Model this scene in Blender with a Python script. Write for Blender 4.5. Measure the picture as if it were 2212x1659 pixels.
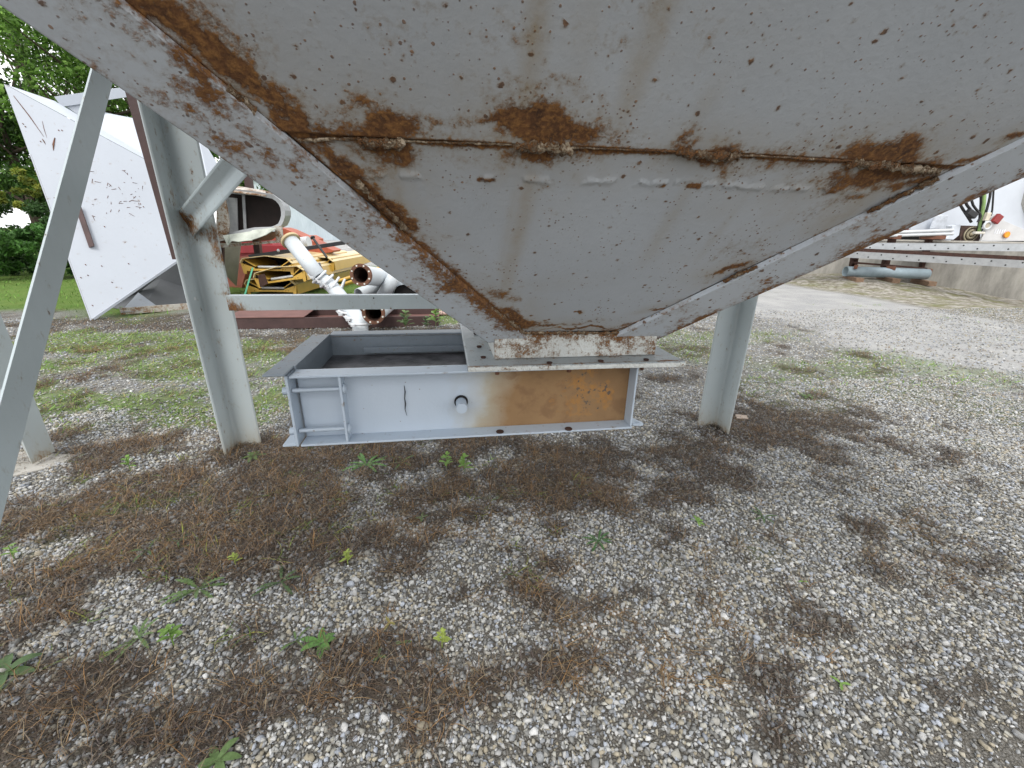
import bpy, bmesh, math, random
import numpy as np
from mathutils import Vector, Matrix
random.seed(7); rng = np.random.default_rng(7)
scn = bpy.context.scene
for o in list(bpy.data.objects): bpy.data.objects.remove(o)
COL = scn.collection

# ------------------------------------------------------------------ camera
F = 907.1                      # focal length in the 2212 px wide frame the survey was made in
M = np.array([[0.98819939, -0.15224139, 0.01686801],
              [-0.03622475, -0.33928338, -0.93998647],
              [0.14882788, 0.92828301, -0.34079453]])
CAM = np.array([0, 0, 1.3])
cd = bpy.data.cameras.new('camera'); cam = bpy.data.objects.new('camera', cd); COL.objects.link(cam)
rt, dn, fw = M
cam.matrix_world = Matrix(((rt[0], -dn[0], -fw[0], CAM[0]), (rt[1], -dn[1], -fw[1], CAM[1]), (rt[2], -dn[2], -fw[2], CAM[2]), (0, 0, 0, 1)))
cd.sensor_width = 36; cd.lens = 36 * F / 2212; cd.clip_start = 0.02; cd.clip_end = 2000
scn.camera = cam

# ------------------------------------------------------------------ sky, sun, exposure
SUN_EL, SUN_AZ = math.radians(52), math.radians(200)      # azimuth clockwise from +y
w = bpy.data.worlds.new('World'); scn.world = w; w.use_nodes = True
wn = w.node_tree; bg = wn.nodes['Background']
sky = wn.nodes.new('ShaderNodeTexSky'); sky.sky_type = 'NISHITA'; sky.sun_disc = False
sky.sun_elevation = SUN_EL; sky.sun_rotation = SUN_AZ; sky.dust_density = 4; sky.air_density = 1.2
tc = wn.nodes.new('ShaderNodeTexCoord'); cn = wn.nodes.new('ShaderNodeTexNoise'); cn.inputs['Scale'].default_value = 3.0
cn.inputs['Detail'].default_value = 6
cr = wn.nodes.new('ShaderNodeValToRGB'); cr.color_ramp.elements[0].position = .3; cr.color_ramp.elements[1].position = .7
cr.color_ramp.elements[0].color = (9.2, 9.3, 9.5, 1); cr.color_ramp.elements[1].color = (12.6, 12.6, 12.7, 1)
mx = wn.nodes.new('ShaderNodeMix'); mx.data_type = 'RGBA'; mx.inputs[0].default_value = .88
wn.links.new(tc.outputs['Generated'], cn.inputs['Vector']); wn.links.new(cn.outputs['Fac'], cr.inputs['Fac'])
wn.links.new(sky.outputs[0], mx.inputs[6]); wn.links.new(cr.outputs[0], mx.inputs[7]); wn.links.new(mx.outputs[2], bg.inputs[0])
bg.inputs['Strength'].default_value = 0.12
sd = bpy.data.lights.new('sun', 'SUN'); sun = bpy.data.objects.new('sun', sd); COL.objects.link(sun)
sd.energy = 1.3; sd.angle = math.radians(18); sd.color = (1, .97, .92)
sv = Vector((math.sin(SUN_AZ) * math.cos(SUN_EL), math.cos(SUN_AZ) * math.cos(SUN_EL), math.sin(SUN_EL)))
sun.rotation_euler = sv.to_track_quat('Z', 'Y').to_euler()
vs = scn.view_settings; vs.view_transform = 'Standard'; vs.look = 'None'; vs.gamma = 1; vs.exposure = 0.62
scn.render.engine = 'CYCLES'

# ------------------------------------------------------------------ survey helpers (picture measurement -> place)
def ray(x, y): return np.array([x - 1106, y - 829.5, F]) @ M
def onp(x, y, P, N):
    r = ray(x, y); return CAM + r * (np.dot(np.array(P, float) - CAM, N) / np.dot(r, N))
def onz(x, y, z=0.0): return onp(x, y, (0, 0, z), (0, 0, 1))
HF = np.array([.1583, .9874, 0]); HR = np.array([.9874, -.1583, 0]); UP = np.array([0, 0, 1.])
def V(x, y, d): return onp(x, y, HF * d, HF)      # on an upright plane d metres away

# ------------------------------------------------------------------ numpy noise
def vnoise(x, y, seed=0):
    r = np.random.default_rng(seed).random((256, 256))
    xi = np.floor(x).astype(int); yi = np.floor(y).astype(int); fx = x - xi; fy = y - yi
    fx = fx * fx * (3 - 2 * fx); fy = fy * fy * (3 - 2 * fy)
    a = r[xi % 256, yi % 256]; b = r[(xi + 1) % 256, yi % 256]; c = r[xi % 256, (yi + 1) % 256]; d = r[(xi + 1) % 256, (yi + 1) % 256]
    return (a * (1 - fx) + b * fx) * (1 - fy) + (c * (1 - fx) + d * fx) * fy
def fbm(x, y, seed=0, o=4):
    s = 0; a = .5; t = 0
    for i in range(o): s = s + a * vnoise(x * 2 ** i, y * 2 ** i, seed + i); t += a; a *= .5
    return s / t
def sstep(a, b, x): t = np.clip((x - a) / (b - a), 0, 1); return t * t * (3 - 2 * t)

# ------------------------------------------------------------------ objects
def props(o, label=None, cat=None, group=None, kind=None):
    if label: o['label'] = label
    if cat: o['category'] = cat
    if group: o['group'] = group
    if kind: o['kind'] = kind
    return o
def thing(name, label, cat, loc=(0, 0, 0), group=None):
    o = bpy.data.objects.new(name, None); COL.objects.link(o); o.location = Vector([float(v) for v in loc]); o.empty_display_size = .1
    return props(o, label, cat, group)
def rootloc(p):
    v = Vector((0, 0, 0))
    while p is not None: v += p.location; p = p.parent
    return v
def npmesh(name, co, polys=None, tris=None, quads=None, attrs=None, cols=None, smooth=False):
    me = bpy.data.meshes.new(name)
    if polys is not None: me.from_pydata([tuple(map(float, c)) for c in co], [], polys)
    else:
        f = tris if tris is not None else quads; k = f.shape[1]
        me.vertices.add(len(co)); me.vertices.foreach_set('co', np.asarray(co, np.float32).ravel())
        me.loops.add(f.size); me.loops.foreach_set('vertex_index', f.astype(np.int32).ravel())
        me.polygons.add(len(f)); me.polygons.foreach_set('loop_start', (np.arange(len(f)) * k).astype(np.int32))
        me.polygons.foreach_set('loop_total', np.full(len(f), k, np.int32))
        me.update(calc_edges=True)
    if smooth: me.polygons.foreach_set('use_smooth', np.ones(len(me.polygons), bool))
    for n, v in (attrs or {}).items():
        a = me.attributes.new(n, 'FLOAT', 'POINT'); a.data.foreach_set('value', np.asarray(v, np.float32))
    if cols is not None:
        a = me.color_attributes.new('col', 'FLOAT_COLOR', 'POINT'); c = np.ones((len(co), 4), np.float32); c[:, :3] = cols
        a.data.foreach_set('color', c.ravel())
    me.update(); return me
def link(name, me, mat, parent=None, center=True):
    o = bpy.data.objects.new(name, me); COL.objects.link(o)
    if mat: me.materials.append(mat)
    if parent is not None:
        o.parent = parent; v = rootloc(parent)
        if v.length > 1e-9: me.transform(Matrix.Translation(-v))
    elif center and len(me.vertices):
        co = np.empty(len(me.vertices) * 3, np.float32); me.vertices.foreach_get('co', co); co = co.reshape(-1, 3)
        c = Vector(((co[:, 0].min() + co[:, 0].max()) / 2, (co[:, 1].min() + co[:, 1].max()) / 2, co[:, 2].min()))
        me.transform(Matrix.Translation(-c)); o.location = c
    return o
def nv(v): v = np.asarray(v, float); return v / np.linalg.norm(v)
class MB:
    """collects shapes for one mesh"""
    def __init__(s): s.v = []; s.f = []; s.sm = []
    def add(s, vs, fs, smooth=False):
        b = len(s.v); s.v += [tuple(map(float, v)) for v in vs]; s.f += [[b + i for i in f] for f in fs]; s.sm += [smooth] * len(fs); return s
    def box(s, c, size, ax=None, ay=None, az=None):
        ax = np.array([1, 0, 0.]) if ax is None else nv(ax); ay = np.array([0, 1, 0.]) if ay is None else nv(ay); az = np.cross(ax, ay) if az is None else nv(az)
        c = np.array(c, float); h = np.array(size, float) / 2
        vs = [c + ax * h[0] * i + ay * h[1] * j + az * h[2] * k for i in (-1, 1) for j in (-1, 1) for k in (-1, 1)]
        return s.add(vs, [(0, 1, 3, 2), (4, 6, 7, 5), (0, 4, 5, 1), (2, 3, 7, 6), (0, 2, 6, 4), (1, 5, 7, 3)])
    def bar(s, p, q, wd, th, side=None):
        p = np.array(p, float); q = np.array(q, float); d = nv(q - p); side = nv(np.cross(d, UP)) if side is None else nv(np.array(side) - d * np.dot(side, d))
        return s.box((p + q) / 2, (np.linalg.norm(q - p), wd, th), d, side)
    def extr(s, prof, o, ax, ay, vec, seg=1, closed=True):
        o = np.array(o, float); ax = np.array(ax, float); ay = np.array(ay, float); vec = np.array(vec, float); n = len(prof); vs = []
        for k in range(seg + 1):
            for u, v in prof: vs.append(o + ax * u + ay * v + vec * k / seg)
        fs = []
        for k in range(seg):
            for i in range(n if closed else n - 1):
                j = (i + 1) % n; fs.append((k * n + i, k * n + j, (k + 1) * n + j, (k + 1) * n + i))
        if closed: fs += [tuple(range(n))[::-1], tuple(seg * n + i for i in range(n))]
        return s.add(vs, fs)
    def plate(s, pts, th):           # polygon of 3-D points given a thickness (vector)
        th = np.array(th, float); n = len(pts); pts = [np.array(p, float) for p in pts]
        vs = pts + [p + th for p in pts]
        return s.add(vs, [tuple(range(n))[::-1], tuple(n + i for i in range(n))] + [(i, (i + 1) % n, n + (i + 1) % n, n + i) for i in range(n)])
    def tube(s, path, r, n=12, cap=True, jit=0, rn=None):
        path = [np.array(p, float) for p in path]; m = len(path); r = [r] * m if np.isscalar(r) else r; vs = []
        t0 = nv(path[1] - path[0]); a = nv(np.cross(t0, UP if abs(t0[2]) < .9 else [1, 0, 0]))
        for i, p in enumerate(path):
            t = nv(path[min(i + 1, m - 1)] - path[max(i - 1, 0)]); a = nv(a - t * np.dot(a, t)); b = np.cross(t, a)
            for k in range(n):
                an = 2 * math.pi * k / n; rr = r[i] * (1 + (jit * (rng.random() - .5) if jit else 0)); vs.append(p + (a * math.cos(an) + b * math.sin(an)) * rr)
        fs = [(i * n + k, i * n + (k + 1) % n, (i + 1) * n + (k + 1) % n, (i + 1) * n + k) for i in range(m - 1) for k in range(n)]
        s.add(vs, fs, True)
        if cap: s.add([vs[k] for k in range(n)], [tuple(range(n))[::-1]]); s.add([vs[(m - 1) * n + k] for k in range(n)], [tuple(range(n))])
        return s
    def pipe(s, p, q, ro, ri, n=32):     # hollow pipe with open ends
        p = np.array(p, float); q = np.array(q, float); t = nv(q - p); a = nv(np.cross(t, UP if abs(t[2]) < .9 else [1, 0, 0])); b = np.cross(t, a); vs = []
        for c, r in ((p, ro), (q, ro), (q, ri), (p, ri)):
            for k in range(n): an = 2 * math.pi * k / n; vs.append(c + (a * math.cos(an) + b * math.sin(an)) * r)
        for i in range(4):
            j = (i + 1) % 4; s.add([], []); bse = len(s.v) if i == 0 else bse
            if i == 0: s.v += [tuple(map(float, v)) for v in vs]
            for k in range(n): s.f.append([bse + i * n + k, bse + i * n + (k + 1) % n, bse + j * n + (k + 1) % n, bse + j * n + k]); s.sm.append(i in (0, 2))
        return s
    def torus(s, c, nrm, R, r, n=28, m=8, a0=0, a1=2 * math.pi):
        t = nv(nrm); a = nv(np.cross(t, UP if abs(t[2]) < .9 else [1, 0, 0])); b = np.cross(t, a); c = np.array(c, float)
        pts = [c + (a * math.cos(a0 + (a1 - a0) * i / n) + b * math.sin(a0 + (a1 - a0) * i / n)) * R for i in range(n + 1)]
        return s.tube(pts, r, m)
    def dome(s, c, nrm, R, h, n=16):
        t = nv(nrm); a = nv(np.cross(t, UP if abs(t[2]) < .9 else [1, 0, 0])); b = np.cross(t, a); c = np.array(c, float); vs = []; m = 4
        for i in range(m):
            ph = i / m * math.pi / 2
            for k in range(n): an = 2 * math.pi * k / n; vs.append(c + (a * math.cos(an) + b * math.sin(an)) * R * math.cos(ph) + t * h * math.sin(ph))
        vs.append(c + t * h); fs = [(i * n + k, i * n + (k + 1) % n, (i + 1) * n + (k + 1) % n, (i + 1) * n + k) for i in range(m - 1) for k in range(n)]
        fs += [((m - 1) * n + k, (m - 1) * n + (k + 1) % n, m * n) for k in range(n)] + [tuple(range(n))[::-1]]
        return s.add(vs, fs, True)
    def build(s, name, mat, parent=None, bevel=0, rust=None, label=None, cat=None, group=None, kind=None):
        me = npmesh(name, s.v, polys=s.f); me.polygons.foreach_set('use_smooth', s.sm)
        bm = bmesh.new(); bm.from_mesh(me); bmesh.ops.recalc_face_normals(bm, faces=bm.faces); bm.to_mesh(me); bm.free()
        if rust:
            a = me.attributes.new('rust', 'FLOAT', 'POINT'); a.data.foreach_set('value', [float(rust(np.array(v.co))) for v in me.vertices])
        if name in ('leg', 'leg_angle'): a = me.attributes.new('stain', 'FLOAT', 'POINT'); a.data.foreach_set('value', [.10 + .7 * math.exp(-max(v.co.z, 0) / .09) for v in me.vertices])
        o = link(name, me, mat, parent)
        if bevel:
            b = o.modifiers.new('bevel', 'BEVEL'); b.width = bevel; b.segments = 2; b.limit_method = 'ANGLE'; b.angle_limit = math.radians(40)
        return props(o, label, cat, group, kind)
def gridslab(name, quad, nu, nv_, nrm, th, mat, parent, disp=None, rust=None, smooth=True, stain=None):
    """a plate between four corners (P00, P10, P11, P01): dense front face, plain back; disp and rust are functions of the points"""
    P00, P10, P11, P01 = [np.array(p, float) for p in quad]; u, v = np.meshgrid(np.linspace(0, 1, nu), np.linspace(0, 1, nv_)); u = u.ravel()[:, None]; v = v.ravel()[:, None]
    P = P00 * (1 - u) * (1 - v) + P10 * u * (1 - v) + P11 * u * v + P01 * (1 - u) * v; nrm = nv(nrm)
    f = P + (disp(P)[:, None] * nrm if disp else 0); b = P - nrm * th; N = nu * nv_
    i, j = np.meshgrid(np.arange(nu - 1), np.arange(nv_ - 1)); a = (j * nu + i).ravel(); q = np.stack([a, a + 1, a + 1 + nu, a + nu], 1)
    edge = list(range(nu)) + [k * nu + nu - 1 for k in range(1, nv_)] + [(nv_ - 1) * nu + k for k in range(nu - 2, -1, -1)] + [k * nu for k in range(nv_ - 2, 0, -1)]
    e = np.array(edge); e2 = np.roll(e, -1); sd_ = np.stack([e, e + N, e2 + N, e2], 1)
    rv = np.clip(rust(P), 0, 1.5) if rust else np.zeros(N)
    me = npmesh(name, np.vstack([f, b]), quads=np.vstack([q, q[:, ::-1] + N, sd_]), attrs={'rust': np.concatenate([rv, rv]), 'stain': np.concatenate([stain(P), stain(P)]) if stain else np.zeros(2 * N)})
    sm = np.zeros(len(me.polygons), bool); sm[:len(q)] = smooth; me.polygons.foreach_set('use_smooth', sm)
    bm = bmesh.new(); bm.from_mesh(me); bmesh.ops.recalc_face_normals(bm, faces=bm.faces); bm.to_mesh(me); bm.free()
    return link(name, me, mat, parent)
def copy_tree(o, parent=None):
    c = o.copy(); COL.objects.link(c); c.parent = parent
    for ch in list(o.children): copy_tree(ch, c)
    return c

# ------------------------------------------------------------------ materials
def mat(name):
    m = bpy.data.materials.new(name); m.use_nodes = True; nt = m.node_tree; return m, nt, nt.nodes['Principled BSDF']
def N_(nt, t, **kw):
    n = nt.nodes.new('ShaderNode' + t)
    for k, v in kw.items():
        if k in n.inputs: n.inputs[k].default_value = v
        else: setattr(n, k, v)
    return n
def ramp(nt, src, stops, interp='LINEAR'):
    r = nt.nodes.new('ShaderNodeValToRGB'); e = r.color_ramp.elements; r.color_ramp.interpolation = interp
    while len(e) < len(stops): e.new(.5)
    for i, (p, c) in enumerate(stops): e[i].position = p; e[i].color = (c, c, c, 1) if np.isscalar(c) else (*c, 1)
    nt.links.new(src, r.inputs[0]); return r.outputs[0]
def mixc(nt, fac, a, b, mode='MIX'):
    m = nt.nodes.new('ShaderNodeMix'); m.data_type = 'RGBA'; m.blend_type = mode
    for inp, val in ((0, fac), (6, a), (7, b)):
        if hasattr(val, 'links'): nt.links.new(val, m.inputs[inp])
        elif np.isscalar(val): m.inputs[inp].default_value = val
        else: m.inputs[inp].default_value = (*val, 1)
    return m.outputs[2]
def math_(nt, op, a, b=None, c=None, clamp=False):
    m = nt.nodes.new('ShaderNodeMath'); m.operation = op; m.use_clamp = clamp
    for i, v in enumerate((a, b, c)):
        if v is None: continue
        if hasattr(v, 'links'): nt.links.new(v, m.inputs[i])
        else: m.inputs[i].default_value = v
    return m.outputs[0]
def noise(nt, vec, scale, detail=5, rough=.55, dist=0.):
    n = N_(nt, 'TexNoise', Scale=scale, Detail=detail, Roughness=rough, Distortion=dist); nt.links.new(vec, n.inputs['Vector']); return n.outputs['Fac']
RD, RM, RO, RY = (.050, .022, .011), (.15, .066, .024), (.30, .145, .045), (.30, .19, .085)
def painted(name, base, speck=.0, scale=1., rough=.42, bump=.15, dirt=.12, stain=.5, spscale=60, stretch=None, bright=None, offset=0.):
    """old paint over steel: rust follows the vertex attribute 'rust', pin-hole specks everywhere"""
    m, nt, b = mat(name); L = nt.links.new
    tc = N_(nt, 'TexCoord').outputs['Object']
    if stretch:
        mp = N_(nt, 'Mapping'); mp.inputs['Scale'].default_value = stretch; L(tc, mp.inputs['Vector']); tcs = mp.outputs[0]
    else: tcs = tc
    at = N_(nt, 'Attribute', attribute_name='rust').outputs['Fac']
    at = math_(nt, 'ADD', at, offset)
    n1 = noise(nt, tcs, 9 * scale, 8, .68); n2 = noise(nt, tcs, 42 * scale, 6, .7); n3 = noise(nt, tc, spscale * scale, 2, .5); n4 = noise(nt, tc, 2.2 * scale, 3)
    n5 = noise(nt, tcs, 150 * scale, 3, .6)
    # patches
    s = math_(nt, 'ADD', math_(nt, 'MULTIPLY', n1, .45), math_(nt, 'MULTIPLY', n2, .38)); s = math_(nt, 'ADD', s, math_(nt, 'MULTIPLY', n5, .22))
    s = math_(nt, 'ADD', s, math_(nt, 'MULTIPLY', at, .31))
    solid = ramp(nt, s, [(.67, 0), (.75, 1)]); halo = ramp(nt, s, [(.60, 0), (.70, 1)])
    # specks
    v = N_(nt, 'TexVoronoi', Scale=spscale * .55 * scale); L(tcs, v.inputs['Vector'])
    rnd = N_(nt, 'SeparateColor'); L(v.outputs['Color'], rnd.inputs[0])
    rad = math_(nt, 'MULTIPLY', math_(nt, 'POWER', rnd.outputs[0], 4.5), .33)
    amt = math_(nt, 'MULTIPLY_ADD', at, .9, speck, clamp=True)
    dd = math_(nt, 'SUBTRACT', math_(nt, 'MULTIPLY', rad, math_(nt, 'ADD', amt, .0)), math_(nt, 'ADD', v.outputs['Distance'], math_(nt, 'MULTIPLY', math_(nt, 'SUBTRACT', n5, .5), .62)))
    sp = ramp(nt, dd, [(.0, 0), (.09, 1)]); sph = ramp(nt, math_(nt, 'ADD', dd, .13), [(.0, 0), (.16, 1)])
    v_b = N_(nt, 'TexVoronoi', Scale=spscale * 1.5 * scale); L(tcs, v_b.inputs['Vector']); rb = N_(nt, 'SeparateColor'); L(v_b.outputs['Color'], rb.inputs[0])
    db = math_(nt, 'SUBTRACT', math_(nt, 'MULTIPLY', math_(nt, 'MULTIPLY', math_(nt, 'POWER', rb.outputs[0], 2.6), .5), math_(nt, 'MULTIPLY', amt, ramp(nt, n1, [(.35, .3), (.62, 1.15)]))), v_b.outputs['Distance'])
    db = math_(nt, 'ADD', db, math_(nt, 'MULTIPLY', math_(nt, 'SUBTRACT', n5, .5), .5)); spb = ramp(nt, db, [(.0, 0), (.14, .9)]); sp = math_(nt, 'MAXIMUM', sp, spb)
    paint = mixc(nt, ramp(nt, n4, [(.3, 0), (.7, 1)]), [c * (1 - dirt) for c in base], [min(1, c * (1 + dirt * .6)) for c in base])
    paint = mixc(nt, math_(nt, 'MULTIPLY', ramp(nt, n2, [(.35, 1), (.55, 0)]), dirt), paint, [c * .6 for c in base])
    st = mixc(nt, .62, paint, (.19, .125, .055), 'MIX')
    c = mixc(nt, math_(nt, 'MULTIPLY', math_(nt, 'MAXIMUM', halo, math_(nt, 'MULTIPLY', sph, .8)), stain * 1.5, clamp=True), paint, st)
    rustc = mixc(nt, ramp(nt, n2, [(.36, 0), (.62, 1)]), RD, RM); rustc = mixc(nt, ramp(nt, n5, [(.45, 0), (.7, .8)]), rustc, RO)
    stn = N_(nt, 'Attribute', attribute_name='stain').outputs['Fac']; c = mixc(nt, math_(nt, 'MULTIPLY', stn, ramp(nt, n2, [(.3, .5), (.65, 1)])), c, (.27, .20, .10))
    c = mixc(nt, math_(nt, 'MAXIMUM', solid, math_(nt, 'MULTIPLY', sp, .85)), c, rustc)
    L(c, b.inputs['Base Color'])
    rr = math_(nt, 'MULTIPLY_ADD', math_(nt, 'MAXIMUM', solid, sp), .45, rough, clamp=True); rr = math_(nt, 'ADD', rr, math_(nt, 'MULTIPLY', n2, .1), clamp=True)
    L(rr, b.inputs['Roughness'])
    h = math_(nt, 'ADD', math_(nt, 'MULTIPLY', n3, .25), math_(nt, 'MULTIPLY', math_(nt, 'MAXIMUM', solid, sp), math_(nt, 'ADD', n5, -.1)))
    h = math_(nt, 'ADD', h, math_(nt, 'MULTIPLY', n4, 1.0))
    bp = N_(nt, 'Bump', Strength=bump, Distance=.006); L(h, bp.inputs['Height']); L(bp.outputs[0], b.inputs['Normal'])
    return m
def simple(name, col, rough=.6, var=.2, scale=8, bump=.1, metal=0, bscale=None, spec=None):
    m, nt, b = mat(name); L = nt.links.new; tc = N_(nt, 'TexCoord').outputs['Object']
    n = noise(nt, tc, scale, 6, .6); n2 = noise(nt, tc, bscale or scale * 6, 4)
    c = mixc(nt, ramp(nt, n, [(.3, 0), (.7, 1)]), [x * (1 - var) for x in col], [min(1, x * (1 + var)) for x in col]); L(c, b.inputs['Base Color'])
    b.inputs['Roughness'].default_value = rough; b.inputs['Metallic'].default_value = metal
    if spec is not None: b.inputs['Specular IOR Level'].default_value = spec
    bp = N_(nt, 'Bump', Strength=bump, Distance=.01); L(n2, bp.inputs['Height']); L(bp.outputs[0], b.inputs['Normal'])
    return m
def vcol(name, rough=.8, sss=0, bump=0, trans=0, hue=.0):
    m, nt, b = mat(name); a = N_(nt, 'Attribute', attribute_name='col'); tc = N_(nt, 'TexCoord').outputs['Object']
    n = noise(nt, tc, 120, 4); c = mixc(nt, 1.0, a.outputs['Color'], ramp(nt, n, [(.3, .8), (.7, 1.12)]), 'MULTIPLY'); nt.links.new(c, b.inputs['Base Color'])
    b.inputs['Roughness'].default_value = rough; b.inputs['Specular IOR Level'].default_value = .3
    if trans:
        t = N_(nt, 'BsdfTranslucent'); nt.links.new(c, t.inputs[0]); mxs = N_(nt, 'MixShader'); mxs.inputs[0].default_value = trans
        nt.links.new(b.outputs[0], mxs.inputs[1]); nt.links.new(t.outputs[0], mxs.inputs[2]); nt.links.new(mxs.outputs[0], nt.nodes['Material Output'].inputs[0])
    return m
PANEL = painted('hopper_paint', (.435, .47, .51), speck=.80, scale=1.0, dirt=.10, bump=.35, rough=.5, spscale=120)
BAND = painted('band_paint', (.49, .53, .575), speck=1.15, scale=1.0, dirt=.04, stain=.28, bump=.3, spscale=110)
NECKM = painted('neck_paint', (.58, .60, .58), speck=1.2, scale=2.2, dirt=.2, bump=.6, offset=.26)
PLATEM = painted('flange_paint', (.31, .345, .36), speck=.6, scale=1.4, dirt=.3, bump=.6, offset=.02)
LEGM = painted('leg_paint', (.44, .505, .53), speck=.36, scale=.9, dirt=.08, bump=.15, rough=.4, spscale=50, stretch=(1, 1, .45))
GATEM = painted('gate_paint', (.42, .49, .57), speck=.5, scale=1.2, dirt=.06, bump=.12, rough=.38, spscale=45)
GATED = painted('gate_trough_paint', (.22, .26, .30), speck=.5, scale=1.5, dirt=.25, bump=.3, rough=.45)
WELD = painted('weld_rust', (.40, .33, .24), speck=.9, scale=2.5, dirt=.4, bump=.9, offset=.62)
WHITEP = painted('white_sheet_paint', (.36, .39, .435), speck=.3, scale=.35, dirt=.05, bump=.12, rough=.45, spscale=40)
WHITER = painted('peeling_white_paint', (.50, .48, .44), speck=.8, scale=.5, dirt=.2, bump=.5, offset=.5)
WPIPE = painted('white_pipe_paint', (.50, .54, .57), speck=.45, scale=.5, dirt=.08, bump=.1)
RUST = simple('rust_brown', (.115, .05, .028), .85, .45, 14, .5)
RUSTD = simple('rust_dark', (.045, .02, .014), .9, .4, 14, .4)
MAROON = simple('maroon_primer', (.135, .062, .052), .7, .2, 5, .2)
BROWNP = simple('dark_brown_paint', (.06, .032, .03), .6, .25, 6, .2)
RED = simple('crimson_paint', (.36, .035, .045), .45, .15, 4, .1)
ORANGE = simple('rusty_red_paint', (.33, .075, .035), .6, .25, 5, .2)
YEL = simple('yellow_paint', (.52, .32, .06), .35, .08, 4, .05)
YELTOP = simple('faded_yellow_paint', (.58, .46, .24), .4, .1, 3, .05)
GALV = simple('galvanised_steel', (.44, .46, .48), .38, .12, 9, .08, metal=.35)
GALVD = simple('dull_galvanised_steel', (.30, .31, .32), .45, .15, 9, .08, metal=.2)
BLACK = simple('black_rubber', (.014, .014, .016), .5, .3, 9, .1)
BLACKV = simple('black_void', (.006, .005, .005), .9, .3, 9, 0)  # flat black painted in for the darkness of holes and interiors
GREENH = simple('green_hose', (.22, .34, .12), .5, .2, 9, .1)
GREENS = simple('green_strap', (.10, .42, .26), .5, .15, 9, .1)
CONC = None
WOOD = simple('weathered_wood', (.20, .13, .085), .85, .3, 20, .5)
REDL = simple('red_lens', (.22, .015, .015), .2, .05, 9, .05)
AMB = simple('amber_lens', (.85, .30, .01), .2, .05, 9, .05)
STEELG = simple('blue_grey_paint', (.26, .33, .37), .4, .12, 7, .1)
PLASTIC = simple('dull_white_paint', (.52, .54, .56), .5, .1, 6, .1)
GREYT = simple('grey_tank_shell', (.42, .41, .38), .5, .06, 2, .05)
LEAF = vcol('leaf', .55, trans=.35); BLADE = vcol('blade', .8, trans=.2); STONE = vcol('stone', .85)
BARK = simple('bark', (.08, .06, .045), .9, .3, 12, .8)

def shed_mat():
    m, nt, b = mat('corrugated_sheet'); L = nt.links.new; tc = N_(nt, 'TexCoord').outputs['Object']
    wv = N_(nt, 'TexWave', Scale=.9); wv.wave_type = 'BANDS'; wv.bands_direction = 'X'; L(tc, wv.inputs['Vector'])
    n = noise(nt, tc, .5, 5, .6, .3); c = mixc(nt, ramp(nt, n, [(.35, 0), (.7, 1)]), (.34, .40, .44), (.42, .48, .52)); L(c, b.inputs['Base Color'])
    bp = N_(nt, 'Bump', Strength=.5, Distance=.05); L(wv.outputs['Fac'], bp.inputs['Height']); L(bp.outputs[0], b.inputs['Normal']); b.inputs['Roughness'].default_value = .5
    return m
SHED = shed_mat()
def conc_mat():
    m, nt, b = mat('old_concrete'); L = nt.links.new; tc = N_(nt, 'TexCoord').outputs['Object']
    mp = N_(nt, 'Mapping'); mp.inputs['Scale'].default_value = (1, 1, .25); L(tc, mp.inputs[0])
    n = noise(nt, mp.outputs[0], 2.2, 7, .65); n2 = noise(nt, tc, 14, 5)
    c = mixc(nt, ramp(nt, n, [(.38, 0), (.62, 1)]), (.17, .165, .15), (.40, .385, .35)); c = mixc(nt, math_(nt, 'MULTIPLY', n2, .4), c, (.2, .19, .17)); L(c, b.inputs['Base Color'])
    b.inputs['Roughness'].default_value = .9; bp = N_(nt, 'Bump', Strength=.4, Distance=.02); L(n2, bp.inputs['Height']); L(bp.outputs[0], b.inputs['Normal']); return m
CONC = conc_mat()

# ================================================================== GROUND
def G(px, py): return onz(px, py)[:2]
# (px, py, rx, ry, weight): mats of dead dark weeds, the last also standing for shadow under the gate
WEEDS = [(330, 1090, .55, .22, .8), (520, 1120, .5, .25, 1.2), (620, 1010, .35, .3, 1.1), (700, 1090, .3, .22, .9), (420, 1180, .45, .15, .8), (900, 1060, .4, .16, .7), (1150, 1040, .3, .22, .8),
         (1060, 1110, .2, .08, .7), (1290, 1010, .35, .3, .75), (1500, 1040, .4, .22, .8), (1680, 1050, .25, .12, .35), (1450, 985, .3, .25, .5), (1660, 910, .45, .35, .9), (840, 1240, .14, .07, .8), (830, 1400, .16, .07, .7),
         (560, 1220, .3, .1, 1.0), (690, 1180, .3, .12, 1.0), (250, 1480, .2, .1, .5), (1180, 1440, .14, .07, .6), (1800, 1330, .25, .08, .4), (1500, 1290, .15, .06, .3), (2000, 1480, .15, .06, .4), (640, 1500, .15, .08, .5),
         (860, 1480, .14, .06, .6), (60, 1540, .3, .12, .7), (120, 1120, .5, .2, .7), (100, 1250, .35, .1, .6), (560, 1060, .6, .3, 1.1), (480, 1200, .35, .12, 1.0), (700, 960, .6, .25, .9), (1000, 970, .5, .2, .7), (1250, 1080, .3, .12, .7), (1150, 1140, .25, .08, .5), (400, 1350, .15, .06, .5), (300, 1560, .2, .08, .6), (500, 1540, .15, .07, .6), (950, 1520, .15, .06, .5), (1350, 1500, .12, .05, .4), (1650, 1450, .15, .06, .35), (1950, 1400, .2, .07, .3), (350, 950, .6, .3, .5), (1890, 1250, .25, .1, .25), (130, 1300, .2, .1, .3), (1000, 1280, .12, .05, .4), (200, 850, .4, .6, .2), (1330, 1290, .18, .05, .5), (300, 700, 1.5, .6, .8), (700, 730, 1.6, .6, .8), (900, 980, .5, .3, .6)]
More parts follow.
